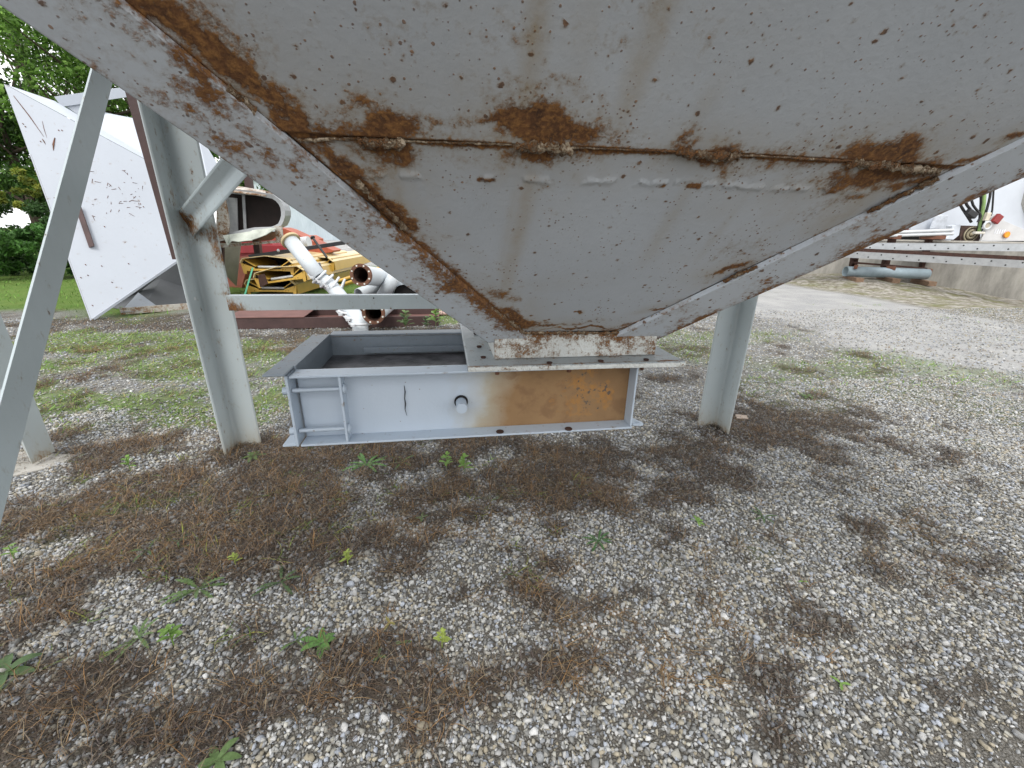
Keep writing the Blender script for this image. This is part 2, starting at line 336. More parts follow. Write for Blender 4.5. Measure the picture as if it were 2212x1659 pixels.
GREENB = [(420, 800, .7, .4, .9), (250, 740, .8, .5, .9), (520, 900, .3, .2, .6), (180, 920, .3, .2, .6), (640, 780, .4, .3, .7), (100, 740, .6, .5, .9), (330, 760, .9, .5, .9), (160, 790, .5, .4, .9), (230, 870, .5, .35, .8), (380, 880, .4, .3, .9), (480, 850, .3, .3, .8), (600, 860, .3, .25, 1), (560, 770, .4, .3, .8), (90, 860, .3, .3, .8), (300, 1090, .25, .1, .5), (960, 690, .4, .5, 1.), (560, 700, .3, .1, .5)]
ROADW = [(1560, 770), (1700, 790), (1850, 800), (2000, 850), (2150, 880), (1640, 730), (1480, 760), (1760, 850), (2100, 820), (1900, 780), (1450, 730)]
def blobs(x, y, L_):
    s = np.zeros_like(x)
    for px, py, rx, ry, wt in L_:
        c = G(px, py); s = np.maximum(s, wt * np.exp(-((x - c[0]) / rx / 1.25) ** 2 - ((y - c[1]) / ry / 1.25) ** 2))
    return s
def m_weed(x, y):
    n = fbm(x * 3.1, y * 3.1, 3, 5); b = blobs(x, y, WEEDS); return np.clip(sstep(.20, .70, b * 1.15 + (n - .5) * 1.7 + .04 + (fbm(x * 11, y * 11, 9, 3) - .5) * 1.1), 0, 1) * sstep(5.6, 4.4, x - .1 * y)
def m_green(x, y):
    n = fbm(x * 2.3, y * 2.3, 11); b = blobs(x, y, GREENB); return sstep(.25, .7, b + (n - .5) * 1.3)
def m_lawn(x, y):      # grass sward: left beyond the bin, and beyond the stacked steel
    n = (fbm(x * .8, y * .8, 21) - .5)
    left = sstep(7.0, 8.2, y + n * 2 - .0 * x) * sstep(-3.6, -4.6, x + n)
    mid = sstep(8.3, 9.0, y + n) * sstep(3.8, 3.0, x + n)
    dr = drive(x, y)
    return np.clip(np.maximum(left, mid) * (1 - dr), 0, 1)
def drive(x, y):       # pale gravel track far behind the steel stacks
    c = -1.6 - (y - 17) * .42; return sstep(3.2, 2.5, np.abs(x - c) / (1 + .03 * np.clip(y - 15, 0, 60))) * sstep(15.5, 17.5, y + .4 * (x + 3))
def m_road(x, y):
    n = (fbm(x * 1.5, y * 1.5, 31) - .5) * .7
    xe = 4.9 + .13 * (y - 4); xf = 9.4 + .05 * (y - 6)
    return np.maximum(sstep(xe - .5, xe + .6, x + n) * sstep(xf + .3, xf - .1, x + n * .3), drive(x, y))
def m_verge(x, y):     # weedy strip this side of the road
    n = (fbm(x * 1.9, y * 1.9, 41) - .5)
    s = np.zeros_like(x)
    for px, py in ROADW:
        c = G(px, py); s = np.maximum(s, np.exp(-((x - c[0]) / .7) ** 2 - ((y - c[1]) / .55) ** 2))
    return sstep(.35, .9, s + n * 1.4) * .65
def height(x, y):
    h = (fbm(x * 1.2, y * 1.2, 51) - .5) * .05 + (fbm(x * 6, y * 6, 52) - .5) * .02
    h = h * sstep(0, .5, np.abs(x) + 1) 
    c1 = V(1920, 601, 13.2); c2 = V(2260, 664, 10.9)
    h = h + .19 * np.exp(-(((x - c1[0]) / 2.4) ** 2 + ((y - c1[1]) / 2.4) ** 2) ** 2) - .23 * np.exp(-(((x - c2[0]) / 3.2) ** 2 + ((y - c2[1]) / 3.0) ** 2) ** 2)
    return h
nu = 640
u = np.linspace(-5.6, 5.6, nu); gx = np.sinh(u) * 1.0 + .3; gy = np.sinh(u) * 1.0 + 1.6
X, Y = np.meshgrid(gx, gy); X = X.ravel(); Y = Y.ravel(); Z = height(X, Y)
i, j = np.meshgrid(np.arange(nu - 1), np.arange(nu - 1)); a = (j * nu + i).ravel()
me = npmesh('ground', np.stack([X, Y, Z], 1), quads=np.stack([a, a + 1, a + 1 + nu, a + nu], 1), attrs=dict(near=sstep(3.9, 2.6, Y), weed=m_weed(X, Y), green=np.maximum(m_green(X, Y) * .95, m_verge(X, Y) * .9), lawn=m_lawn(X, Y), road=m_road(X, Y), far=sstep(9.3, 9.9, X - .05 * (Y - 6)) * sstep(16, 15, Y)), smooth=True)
def ground_mat():
    m, nt, b = mat('gravel_ground'); L = nt.links.new; tc = N_(nt, 'TexCoord').outputs['Object']
    A = lambda n: N_(nt, 'Attribute', attribute_name=n).outputs['Fac']
    def cells(scale, dark, stops):
        v = N_(nt, 'TexVoronoi', Scale=scale); L(tc, v.inputs['Vector']); v2 = N_(nt, 'TexVoronoi', Scale=scale); v2.feature = 'DISTANCE_TO_EDGE'; L(tc, v2.inputs['Vector'])
        s = N_(nt, 'SeparateColor'); L(v.outputs['Color'], s.inputs[0]); c = ramp(nt, s.outputs[0], stops)
        e = ramp(nt, v2.outputs['Distance'], [(.02, 0), (.16, 1)]); return mixc(nt, e, dark, c), e, v2.outputs['Distance']
    st = [(0, (.17, .165, .15)), (.35, (.30, .30, .29)), (.7, (.40, .41, .41)), (.9, (.52, .52, .50)), (1, (.30, .26, .18))]
    c1, e1, h1 = cells(95, (.05, .043, .034), st); c2, e2, h2 = cells(150, (.05, .045, .036), st)
    n = noise(nt, tc, 1.7, 6, .65); nf = noise(nt, tc, 30, 5, .7); nm = noise(nt, tc, 7, 6, .7)
    c = mixc(nt, ramp(nt, nm, [(.4, 0), (.6, 1)]), c1, c2)
    fines = mixc(nt, nf, (.11, .095, .07), (.21, .19, .155))
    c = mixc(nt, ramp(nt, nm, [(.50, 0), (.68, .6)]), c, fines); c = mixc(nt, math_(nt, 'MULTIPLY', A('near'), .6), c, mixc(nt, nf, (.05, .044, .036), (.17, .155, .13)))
    rc = mixc(nt, nf, (.33, .335, .34), (.50, .505, .51)); rc = mixc(nt, .45, rc, c2); rc = mixc(nt, ramp(nt, n, [(.4, 0), (.65, .5)]), rc, (.50, .49, .47))
    c = mixc(nt, A('road'), c, rc)
    fc = mixc(nt, ramp(nt, nm, [(.42, 0), (.58, 1)]), (.17, .15, .11), (.42, .40, .36)); fc = mixc(nt, ramp(nt, n, [(.48, 0), (.62, .8)]), fc, (.16, .16, .06))
    c = mixc(nt, A('far'), c, fc)
    dirt = mixc(nt, nf, (.035, .027, .02), (.10, .078, .058)); c = mixc(nt, math_(nt, 'MULTIPLY', A('weed'), math_(nt, 'ADD', nm, .35), clamp=True), c, dirt)
    gr = mixc(nt, nf, (.08, .12, .03), (.21, .29, .09)); c = mixc(nt, math_(nt, 'MULTIPLY', A('green'), math_(nt, 'ADD', nf, .2), clamp=True), c, gr)
    lw = mixc(nt, nf, (.05, .095, .015), (.14, .24, .045)); lw = mixc(nt, ramp(nt, n, [(.4, 0), (.7, .5)]), lw, (.20, .26, .07)); c = mixc(nt, A('lawn'), c, lw)
    L(c, b.inputs['Base Color']); b.inputs['Roughness'].default_value = .95; b.inputs['Specular IOR Level'].default_value = .2
    hh = math_(nt, 'ADD', math_(nt, 'MULTIPLY', math_(nt, 'MINIMUM', h1, .25), 2.), math_(nt, 'MULTIPLY', nf, .7)); bp = N_(nt, 'Bump', Strength=.8, Distance=.012); L(hh, bp.inputs['Height']); L(bp.outputs[0], b.inputs['Normal'])
    return m
props(link('ground', me, ground_mat(), center=False), kind='structure')

# ---- crushed stone, one loose cover
def hull(n, seed):
    r = np.random.default_rng(seed); p = r.normal(size=(n, 3)); p /= np.linalg.norm(p, axis=1)[:, None]; p *= r.uniform(.78, 1.12, (n, 1))
    bm = bmesh.new()
    for q in p: bm.verts.new(q)
    res = bmesh.ops.convex_hull(bm, input=bm.verts); bmesh.ops.delete(bm, geom=[v for v in bm.verts if not v.link_faces], context='VERTS')
    bmesh.ops.triangulate(bm, faces=bm.faces); bm.verts.index_update()
    v = np.array([q.co for q in bm.verts]); f = np.array([[q.index for q in fc.verts] for fc in bm.faces]); bm.free(); return v, f
HULLS = [hull(n, s) for n, s in ((10, 1), (11, 2), (12, 3), (10, 4), (12, 5), (11, 6), (9, 7), (13, 8))]
PALETTE = np.array([(.45, .45, .44), (.37, .38, .385), (.50, .50, .48), (.27, .28, .29), (.40, .37, .30), (.47, .46, .41), (.33, .32, .29), (.58, .58, .57), (.22, .22, .21), (.38, .34, .26), (.40, .43, .48)])
def stones(x, y, r, zoff=0.):
    n = len(x); k = rng.integers(0, len(HULLS), n); vs = []; fs = []; cs = []; base = 0
    q = rng.normal(size=(n, 4)); q /= np.linalg.norm(q, axis=1)[:, None]
    sc = r[:, None] * rng.uniform(.72, 1.2, (n, 3)) * np.array([1, 1, .85]); z = height(x, y) + r * .35 + zoff; weed = m_weed(x, y)
    col = PALETTE[rng.integers(0, len(PALETTE), n)] * rng.uniform(.58, 1.03, (n, 1)); col = col * (1 - .42 * weed[:, None])
    for h, (hv, hf) in enumerate(HULLS):
        s = np.where(k == h)[0]
        if not len(s): continue
        qq = q[s]; a_, b_, c_, d_ = qq.T
        R = np.stack([np.stack([1 - 2 * (c_ * c_ + d_ * d_), 2 * (b_ * c_ - d_ * a_), 2 * (b_ * d_ + c_ * a_)], 1), np.stack([2 * (b_ * c_ + d_ * a_), 1 - 2 * (b_ * b_ + d_ * d_), 2 * (c_ * d_ - b_ * a_)], 1), np.stack([2 * (b_ * d_ - c_ * a_), 2 * (c_ * d_ + b_ * a_), 1 - 2 * (b_ * b_ + c_ * c_)], 1)], 1)
        P = np.einsum('nij,mj->nmi', R, hv) * sc[s][:, None, :]; P[:, :, 0] += x[s][:, None]; P[:, :, 1] += y[s][:, None]; P[:, :, 2] += z[s][:, None]
        m_ = len(hv); vs.append(P.reshape(-1, 3)); fs.append((hf[None] + (np.arange(len(s)) * m_)[:, None, None] + base).reshape(-1, 3)); cs.append(np.repeat(col[s], m_, 0)); base += m_ * len(s)
    return np.vstack(vs), np.vstack(fs), np.vstack(cs)
def wedge(n, y0, y1, margin=.3, hi=2.25):     # points over the part of the yard the place is seen from
    t = rng.random(n); y = np.sqrt(y0 ** 2 + t * (y1 ** 2 - y0 ** 2)); x = rng.uniform(-1.4, hi, n) * y + rng.uniform(-margin, margin, n); return x, y
x1, y1 = wedge(140000, .5, 3.3, .3, 2.5); x3, y3 = wedge(60000, .45, 2.2, .3, 3.3); x1 = np.r_[x1, x3]; y1 = np.r_[y1, y3]; x2, y2 = wedge(66000, 3.1, 7.0)
r1 = .0048 + .0064 * rng.random(len(x1)) ** 1.6 + (rng.random(len(x1)) > .985) * .007; r1[140000:] *= .7; r2 = .008 + .006 * rng.random(len(x2))
xx = np.concatenate([x1, x2]); yy = np.concatenate([y1, y2]); rr = np.concatenate([r1, r2])
cov = fbm(xx * 3.7, yy * 3.7, 61) - .12
keep = (rng.random(len(xx)) > m_weed(xx, yy) * .5 + sstep(.5, .66, cov) * .2) & (rng.random(len(xx)) > m_green(xx, yy) * .5) & (rng.random(len(xx)) > m_lawn(xx, yy)) & (rng.random(len(xx)) > m_road(xx, yy) * .6)
sv_, sf_, sc_ = stones(xx[keep], yy[keep], rr[keep])
me = npmesh('gravel', sv_, tris=sf_, cols=sc_); props(link('gravel', me, STONE, center=False), 'loose grey crushed limestone gravel covering the yard', 'gravel', kind='stuff')

# ---- blades: curved ribbons
def blades(x, y, Lg, wd, up, curl, col, seg=4, z=None):
    n = len(x); az = rng.uniform(0, 2 * math.pi, n); s = np.linspace(0, 1, seg + 1)[None]; zz = (height(x, y) if z is None else z)
    up = np.broadcast_to(up, n) * rng.uniform(.6, 1.2, n); curl = np.broadcast_to(curl, n) * rng.uniform(.3, 1.5, n)
    hx = np.sqrt(np.clip(1 - up ** 2, .05, 1)); out = Lg[:, None] * (hx[:, None] * s + .3 * curl[:, None] * s ** 2); hz = Lg[:, None] * (up[:, None] * s - curl[:, None] * up[:, None] * .75 * s ** 2)
    tw = (az[:, None] + (rng.uniform(-1, 1, n) * curl)[:, None] * s * 1.5)
    cx = x[:, None] + out * np.cos(tw); cy = y[:, None] + out * np.sin(tw); cz = np.maximum(zz[:, None] + hz, zz[:, None] + .002)
    w_ = wd[:, None] * (1 - s ** 2 * .9) * .5; sx = -np.sin(tw) * w_; sy = np.cos(tw) * w_
    P = np.stack([np.stack([cx - sx, cy - sy, cz], -1), np.stack([cx + sx, cy + sy, cz + w_ * .3], -1)], 2).reshape(n, -1, 3)
    m_ = 2 * (seg + 1); b_ = np.arange(seg) * 2; q = np.stack([b_, b_ + 1, b_ + 3, b_ + 2], 1); Fq = (q[None] + (np.arange(n) * m_)[:, None, None]).reshape(-1, 4)
    return P.reshape(-1, 3), Fq, np.repeat(col, m_, 0)
def pick(pal, n, lo=.7, hi=1.25): return np.array(pal)[rng.integers(0, len(pal), n)] * rng.uniform(lo, hi, (n, 1))
def tufts(cx, cy, per, spread):
    x = np.repeat(cx, per) + rng.normal(0, spread, len(cx) * per); y = np.repeat(cy, per) + rng.normal(0, spread, len(cx) * per); return x, y
def blade_obj(name, label, parts):
    vs, fs, cs = [], [], []; b_ = 0
    for P, q, c in parts: vs.append(P); fs.append(q + b_); cs.append(c); b_ += len(P)
    me = npmesh(name, np.vstack(vs), quads=np.vstack(fs), cols=np.vstack(cs)); return props(link(name, me, BLADE, center=False), label, 'weeds' if 'weed' in name else 'grass', kind='stuff')
def sample(fn, n, y0, y1, thr=0.): x, y = wedge(n, y0, y1); k = rng.random(n) < fn(x, y) - thr; return x[k], y[k]
DARK = [(.12, .088, .068), (.06, .047, .04), (.16, .12, .085), (.12, .10, .092), (.045, .034, .028), (.22, .175, .13)]
STRAW = [(.28, .19, .10), (.20, .13, .07), (.36, .27, .16), (.24, .14, .065), (.28, .18, .09)]
GRN = [(.14, .24, .05), (.18, .30, .07), (.10, .17, .04), (.25, .33, .09), (.26, .24, .10)]
x, y = sample(lambda a, b: m_weed(a, b) ** 1.1, 300000, .6, 4.8); n = len(x)
zb_ = height(x, y) + .006
pr = [blades(x, y, rng.uniform(.02, .08, n), rng.uniform(.0012, .0026, n), .85, 1.2, pick(DARK, n, .6, 1.5), z=zb_)]
tx, ty = sample(lambda a, b: m_weed(a, b) ** 2 * (.25 + .75 * sstep(1.2, .5, a)), 9000, .75, 5.0); x, y = tufts(tx, ty, 14, .022); n = len(x)
pr.append(blades(x, y, rng.uniform(.05, .13, n), rng.uniform(.0011, .0022, n), .92, .75, pick([(.10, .07, .05), (.17, .11, .065), (.32, .21, .11), (.07, .05, .04), (.24, .19, .12), (.30, .17, .07)], n, .6, 1.35), z=height(x, y) + .004))
tx, ty = sample(lambda a, b: (.18 + .82 * sstep(1.1, .6, a) * sstep(1.15, 1.5, b)) * m_weed(a, b) ** 2 * sstep(.38, .6, fbm(a * 5, b * 5, 77)) * .95, 19000, .7, 5.4); x, y = tufts(tx, ty, 9, .014); n = len(x)
pr.append(blades(x, y, rng.uniform(.03, .095, n), rng.uniform(.0016, .0034, n), .65, 1.25, pick(STRAW, n, .5, 1.15)))
x, y = sample(lambda a, b: .9 * m_weed(a, b), 50000, 4.5, 8.5); n = len(x); pr.append(blades(x, y, rng.uniform(.04, .10, n), rng.uniform(.002, .004, n), .7, .8, pick(STRAW + DARK, n)))
blade_obj('dry_weeds', 'matted dead brown weeds lying over the gravel', pr)
# scattered straw tufts on the open gravel
tx, ty = wedge(330, .7, 4.5); OT = [(1270, 1330, .1), (1060, 1110, .12), (1130, 1060, .14), (1240, 1060, .14), (860, 1130, .1), (200, 1220, .12), (350, 1190, .14), (1740, 870, .3), (1980, 1120, .1), (1480, 1440, .08), (2180, 1230, .15), (120, 1150, .2), (1700, 940, .3), (430, 940, .2), (340, 960, .25), (730, 1010, .2), (960, 1150, .1), (1560, 1330, .1)]
for px, py, r in OT:
    c = G(px, py); k = 9; tx = np.append(tx, c[0] + rng.normal(0, r, k)); ty = np.append(ty, c[1] + rng.normal(0, r * .6, k))
x, y = tufts(tx, ty, 12, .016); n = len(x); pr = [blades(x, y, rng.uniform(.03, .09, n), rng.uniform(.0012, .0026, n), .55, 1.0, pick(STRAW, n))]
blade_obj('straw_grass', 'bleached orange tufts of dead grass scattered over the gravel', pr)
# green growth
x, y = sample(lambda a, b: .9 * m_green(a, b), 150000, 1.9, 7.8); n = len(x); pr = [blades(x, y, rng.uniform(.03, .09, n), rng.uniform(.004, .008, n), .6, .6, pick(GRN, n), seg=3)]
x, y = sample(lambda a, b: .85 * m_verge(a, b), 110000, 3.0, 11); n = len(x); pr.append(blades(x, y, rng.uniform(.03, .09, n), rng.uniform(.005, .010, n), .7, .5, pick(GRN, n), seg=3))
tx, ty = wedge(1500, 1.1, 5.5); k = (m_weed(tx, ty) > .15) & (tx < .2 + .6 * rng.random(1500)); x, y = tufts(tx[k], ty[k], 7, .02); n = len(x); pr.append(blades(x, y, rng.uniform(.03, .08, n), rng.uniform(.002, .005, n), .6, .7, pick([(.16, .22, .05), (.28, .30, .07), (.13, .2, .05)], n), seg=4))
blade_obj('green_ground_cover', 'low green clover and grass creeping over the gravel', pr)
x, y = sample(m_lawn, 60000, 6.5, 22); n = len(x); pr = [blades(x, y, rng.uniform(.05, .12, n), rng.uniform(.006, .014, n), .8, .5, pick([(.10, .22, .03), (.14, .30, .05), (.18, .33, .06), (.10, .18, .04)], n), seg=2)]
blade_obj('lawn_grass', 'mown bright green grass behind the scrap steel and the white bin', pr)

# ================================================================== HOPPER
hop = thing('hopper', 'big blue-grey steel hopper on four legs with rusty weld seams, filling the upper half', 'hopper', (.33, 1.22, 0))
t_ = .92; NRM = nv((0, -t_, -1)); P0 = np.array([0, 1.002, 1.066]); PN = np.array([0, t_, 1.])
def PP(px, py): return onp(px, py, P0, PN)
SD = nv(PN) * -1                                # outward, towards the yard in front and down
S_, K_ = .992, .914
Li = np.array([.085, .899, 1.161]); Ri = np.array([.53, .909, 1.152]); Lo = np.array([.048, .969, 1.097]); Ro = np.array([.55, 1.021, 1.048])
dl = np.array([-1, -S_, K_]); dr_ = np.array([1, -S_, K_])
def at_z(P, d, z): return P + d * (z - P[2]) / d[2]
ZB, ZT, ZV = 1.066, 2.35, 1.62      # panel foot, panel top, finest detail up to ZV
SEAMPX = [(645, 300), (760, 297), (900, 303), (1020, 306), (1110, 309), (1250, 316), (1460, 325), (1600, 333), (1830, 345), (2035, 365)]
SEAM = [PP(*p) for p in SEAMPX]; seam_z = float(np.mean([p[2] for p in SEAM])) - .0; print('seam z', [round(float(p[2]), 3) for p in SEAM])
# rust patches measured on the panel: (px, py, radius along, radius across, strength)
RB = [(560, 200, .09, .012, 1.0, 42), (430, 88, .10, .010, 1.0, 42), (620, 268, .05, .008, 1., 42), (500, 130, .1, .026, .55, 42), (330, 10, .06, .016, .75, 42), (440, 60, .05, .02, .5, 42),
      (815, 280, .055, .020, 1.15, 0), (830, 322, .04, .020, 1.1, 20), (800, 345, .035, .012, .8, 25), (850, 345, .012, .012, .9, 0), (950, 262, .06, .008, .55, 0), (1080, 255, .045, .008, .95, 5), (1170, 275, .065, .017, 1.15, 12), (1180, 328, .05, .014, 1.0, 0),
      (1240, 290, .03, .007, .9, 10), (1490, 300, .012, .02, .9, 0), (1530, 330, .06, .012, 1.0, 3), (1500, 345, .03, .008, .5, 0), (1910, 335, .075, .018, 1.1, -5), (1980, 340, .04, .01, 1.1, -10), (1900, 378, .09, .017, 1.05, -14), (1850, 425, .06, .009, .7, -32), (1950, 400, .04, .01, .8, -30),
      (780, 395, .06, .013, 1.0, 45), (845, 445, .05, .014, .9, 45), (820, 375, .03, .015, .6, 0), (880, 480, .03, .008, 1.0, 45), (1090, 640, .05, .012, .75, 40), (1120, 690, .06, .012, 1.1, 40), (1190, 700, .08, .006, .95, 0), (1260, 708, .09, .003, 1., 0), (1350, 712, .05, .003, 1., 0),
      (1150, 620, .05, .008, .35, -10), (1580, 582, .035, .009, 1.0, -25), (1530, 610, .02, .008, .5, -25), (1430, 665, .03, .005, 1.0, -25), (1600, 540, .05, .01, .3, -20), (1380, 700, .03, .006, .9, -25), (1250, 675, .004, .003, 1.1, 0), (1165, 330, .006, .006, 1.1, 0),
      (1160, 60, .02, .08, .32, 90), (1400, 60, .03, .06, .25, 90), (1160, 180, .014, .05, .35, 90), (1600, 120, .06, .05, .12, 0), (1180, 400, .04, .03, .25, 0), (2190, 285, .03, .006, .9, -25), (2110, 330, .05, .005, .8, -25), (1000, 530, .1, .004, .3, 42), (1700, 540, .08, .003, .25, -25)]
dst = [(PP(a, b), PP(a + 4, b)) for a, b, *_ in RB]
def pcoord(P): return np.stack([P[:, 0], (P[:, 2]) / math.cos(math.atan(t_)) * 1.0], 1)      # x and slope length
ks = math.sqrt(1 + 1 / t_ ** 2)
def prust(P):
    xs = P[:, 0]; ss = P[:, 2] * ks; r = np.zeros(len(P))
    nx = (fbm(xs * 22, ss * 22, 91) - .5) * .05; ny_ = (fbm(xs * 22, ss * 22, 97) - .5) * .05
    for (a, b, ra, rb, st, an), (c, _) in zip(RB, dst):
        dx = xs + nx - c[0]; dy = ss + ny_ - c[2] * ks; an = -math.radians(an); u_ = dx * math.cos(an) + dy * math.sin(an); v_ = -dx * math.sin(an) + dy * math.cos(an)
        e = (u_ / (ra * 1.25)) ** 2 + (v_ / (rb * 1.7)) ** 2; r = np.maximum(r, st * np.exp(-e * .9))
    ds = np.abs(P[:, 2] - seam_z) * ks; r = np.maximum(r, 1.0 * np.exp(-(ds / .009) ** 2)); r = np.maximum(r, (.9 * fbm(xs * 9, ss * 2, 5)) * np.exp(-(ds / .025)))
    for Lp, d, sgn in ((Li, dl, 1), (Ri, dr_, -1)):     # rust creeping out of the corner gaps
        q = P - Lp; tt = (q @ d) / (d @ d); dd = np.linalg.norm(q - tt[:, None] * d, axis=1); r = np.maximum(r, (.8 if sgn > 0 else .5) * np.exp(-(dd / (.004 + .014 * fbm(tt * 9, tt * 0, 8 + sgn))) ** 1.5))
    return r * .98
CHIP = [(725, 770), (780, 795), (815, 875), (1010, 1040), (1062, 1100), (1215, 1230), (1290, 1330), (1450, 1530), (1600, 1640), (1680, 1700), (1740, 1760), (1800, 1960)]
def pdisp(P):
    z = P[:, 2]; h = .004 * sstep(seam_z + .001, seam_z + .003, z)
    xs = P[:, 0]; h = h + (fbm(xs * 2.2, z * 3, 14, 3) - .5) * .008
    line = seam_z - .037 + .004 * (fbm(xs * 12, xs * 0, 15) - .5)
    h = h + .0022 * (fbm(xs * 60, z * 60, 16) > .5) * np.exp(-((z - line) / .004) ** 2) * (fbm(xs * 5, xs * 0 + 3, 17) > .47)
    return h
def crust(P):
    r = prust(P); xs = P[:, 0]; z = P[:, 2]; line = seam_z - .037; r = np.maximum(r, .85 * np.exp(-((z - line + .002) / .004) ** 2) * sstep(.5, .62, fbm(xs * 14, xs * 0, 19)))
    return r
def pstain(P):
    xs = P[:, 0]; z = P[:, 2]; s = np.zeros(len(P)); n = fbm(xs * 40, z * 3, 71); n2 = fbm(xs * 6, z * 5, 72)
    for px, py, wd_, st, lo, hi in ((1140, 150, .016, .75, 1.40, 1.7), (1390, 120, .022, .6, 1.43, 1.7), (1240, 120, .03, .3, 1.42, 1.7), (1135, 420, .018, .55, 1.13, 1.40), (850, 380, .03, .6, 1.3, 1.41), (1500, 400, .02, .35, 1.25, 1.4), (1900, 400, .05, .6, 1.3, 1.42), (1110, 420, .012, .3, 1.2, 1.4), (1620, 420, .012, .25, 1.25, 1.4), (1000, 240, .06, .35, 1.40, 1.46), (1180, 240, .10, .4, 1.40, 1.46), (820, 240, .06, .4, 1.40, 1.45)):
        xc = PP(px, py)[0]; s = np.maximum(s, st * np.exp(-((xs - xc + (n2 - .5) * .02) / wd_) ** 2) * sstep(lo - .03, lo + .02, z) * sstep(hi + .03, hi - .03, z) * (.4 + 1.0 * n))
    nb = fbm(xs * 30, z * 30, 73); nb2 = fbm(xs * 11, z * 8, 74)
    for (a, b, ra, rb, st, an), (c, _) in zip(RB, dst):
        dx = xs + (nb2 - .5) * .06 - c[0]; dy = (z - c[2]) * ks + (nb - .5) * .04; an = -math.radians(an); u_ = dx * math.cos(an) + dy * math.sin(an); v_ = -dx * math.sin(an) + dy * math.cos(an)
        s = np.maximum(s, .50 * min(st, 1) * np.exp(-.5 * ((u_ / (ra * 1.7)) ** 2 + (v_ / (rb * 3.0)) ** 2)) * (.35 + 1.1 * nb))
    s = np.maximum(s, .5 * np.exp(-np.abs(z - seam_z) / .022) * (.3 + nb2))
    return np.clip(np.maximum(s, .6 * sstep(1.14, 1.07, z) * (n2 + .2)), 0, .85)
gridslab('front_panel', [at_z(Li, dl, ZB), at_z(Ri, dr_, ZB), at_z(Ri, dr_, ZV), at_z(Li, dl, ZV)], 420, 330, SD, .006, PANEL, hop, pdisp, crust, stain=pstain)
def shift(v, k): return np.asarray(v) + SD * k
gridslab('upper_front_panel', [at_z(Li, dl, ZV + .001) , at_z(Ri, dr_, ZV + .001), at_z(Ri, dr_, ZT), at_z(Li, dl, ZT)], 60, 60, SD, .006, PANEL, hop, lambda P: np.full(len(P), .004))
def band_rust(side):
    P_, d = (Li, dl) if side < 0 else (Ri, dr_)
    def f(P):
        q = P - P_; tt = (q @ d) / (d @ d); dd = np.linalg.norm(q - tt[:, None] * d, axis=1); n = fbm(tt * 9 + 3, dd * 18, 23 + side); n2 = fbm(tt * 30, dd * 60, 33)
        if side < 0:
            r = .62 * np.exp(-(dd / (.008 + .026 * n)) ** 1.3) + .36 * n - .07; 
            for c, w_, s in ((.30, .06, .4), (.04, .06, .45), (.48, .1, .3), (.16, .05, .25), (-.04, .05, .5)): r += s * np.exp(-((tt - c) / w_) ** 2) * n * 1.2
        else:
            r = .42 * np.exp(-((.115 - dd) / .035) ** 2) + .36 * n
            for c, w_, s in ((.2, .05, .4), (-.02, .05, .6), (.0, .02, .4)): r += s * np.exp(-((tt - c) / w_) ** 2) * n
        return r * .9 + (n2 - .5) * .2
    return f
for side, Pi, Po, d, sg in ((-1, Li, Lo, dl, 1), (1, Ri, Ro, dr_, -1)):
    a = at_z(Pi, d, 1.060); b = at_z(Po, d, 1.048); c = at_z(Po, d, 1.60); e = at_z(Pi, d, 1.66)
    q = [shift(v, .012) for v in (a, b, c, e)]
    gridslab('corner_angle', q, 40, 300, SD, .011, BAND, hop, lambda P: (fbm(P[:, 0] * 9, P[:, 2] * 9, 3) - .5) * .003, band_rust(side))
    m_ = MB(); top = [shift(at_z(Pi, d, 1.661), .012), shift(at_z(Po, d, 1.601), .012), shift(at_z(Po, d, ZT), .012), shift(at_z(Pi, d, ZT), .012)]; m_.plate(top, -SD * .011); m_.build('corner_angle_top', BAND, hop)
# side and rear sheets, straight bin walls above
cxh, cyh = .33, 1.22; hb = .205
def ringpts(z, off=0.): h = hb + (z - ZB) / K_ + off; return [np.array([cxh - h, cyh - h, z]), np.array([cxh + h, cyh - h, z]), np.array([cxh + h, cyh + h, z]), np.array([cxh - h, cyh + h, z])]
A = [at_z(Lo, dl, 1.07) + [0.006, .004, 0.0], at_z(Ro, dr_, 1.06) + [-.006, .004, 0.0]]; A2 = [at_z(Lo, dl, ZT) + [.006, .004, 0], at_z(Ro, dr_, ZT) + [-.006, .004, 0]]
ybk, yb2 = 1.44, 2.86
B = [np.array([A[0][0] + .01, ybk, 1.068]), np.array([A[1][0], ybk, 1.06])]; B2 = [np.array([A2[0][0], yb2, ZT]), np.array([A2[1][0], yb2, ZT])]
MB().plate([A[0], B[0], B2[0], A2[0]], (.006, 0, .004)).build('side_panel', PANEL, hop)
MB().plate([A[1], B[1], B2[1], A2[1]], (-.006, 0, .004)).build('side_panel', PANEL, hop)
MB().plate([B[0], B[1], B2[1], B2[0]], (0, -.006, .004)).build('rear_panel', PANEL, hop)
bw = MB(); H3 = 3.6
for p, q in ((A2[0], A2[1]), (A2[1], B2[1]), (B2[1], B2[0]), (B2[0], A2[0])):
    p = np.array(p) + [0, 0, .004]; q = np.array(q) + [0, 0, .004]; t = nv(np.cross(q - p, UP)) * .006; bw.plate([p, q, [q[0], q[1], H3], [p[0], p[1], H3]], -t)
bw.plate([[A2[0][0] + .01, A2[0][1] + .01, H3 + .002], [A2[1][0] - .01, A2[1][1] + .01, H3 + .002], [B2[1][0] - .01, B2[1][1] - .01, H3 + .002], [B2[0][0] + .01, B2[0][1] - .01, H3 + .002]], (0, 0, .006)); bw.build('bin_wall', PANEL, hop)
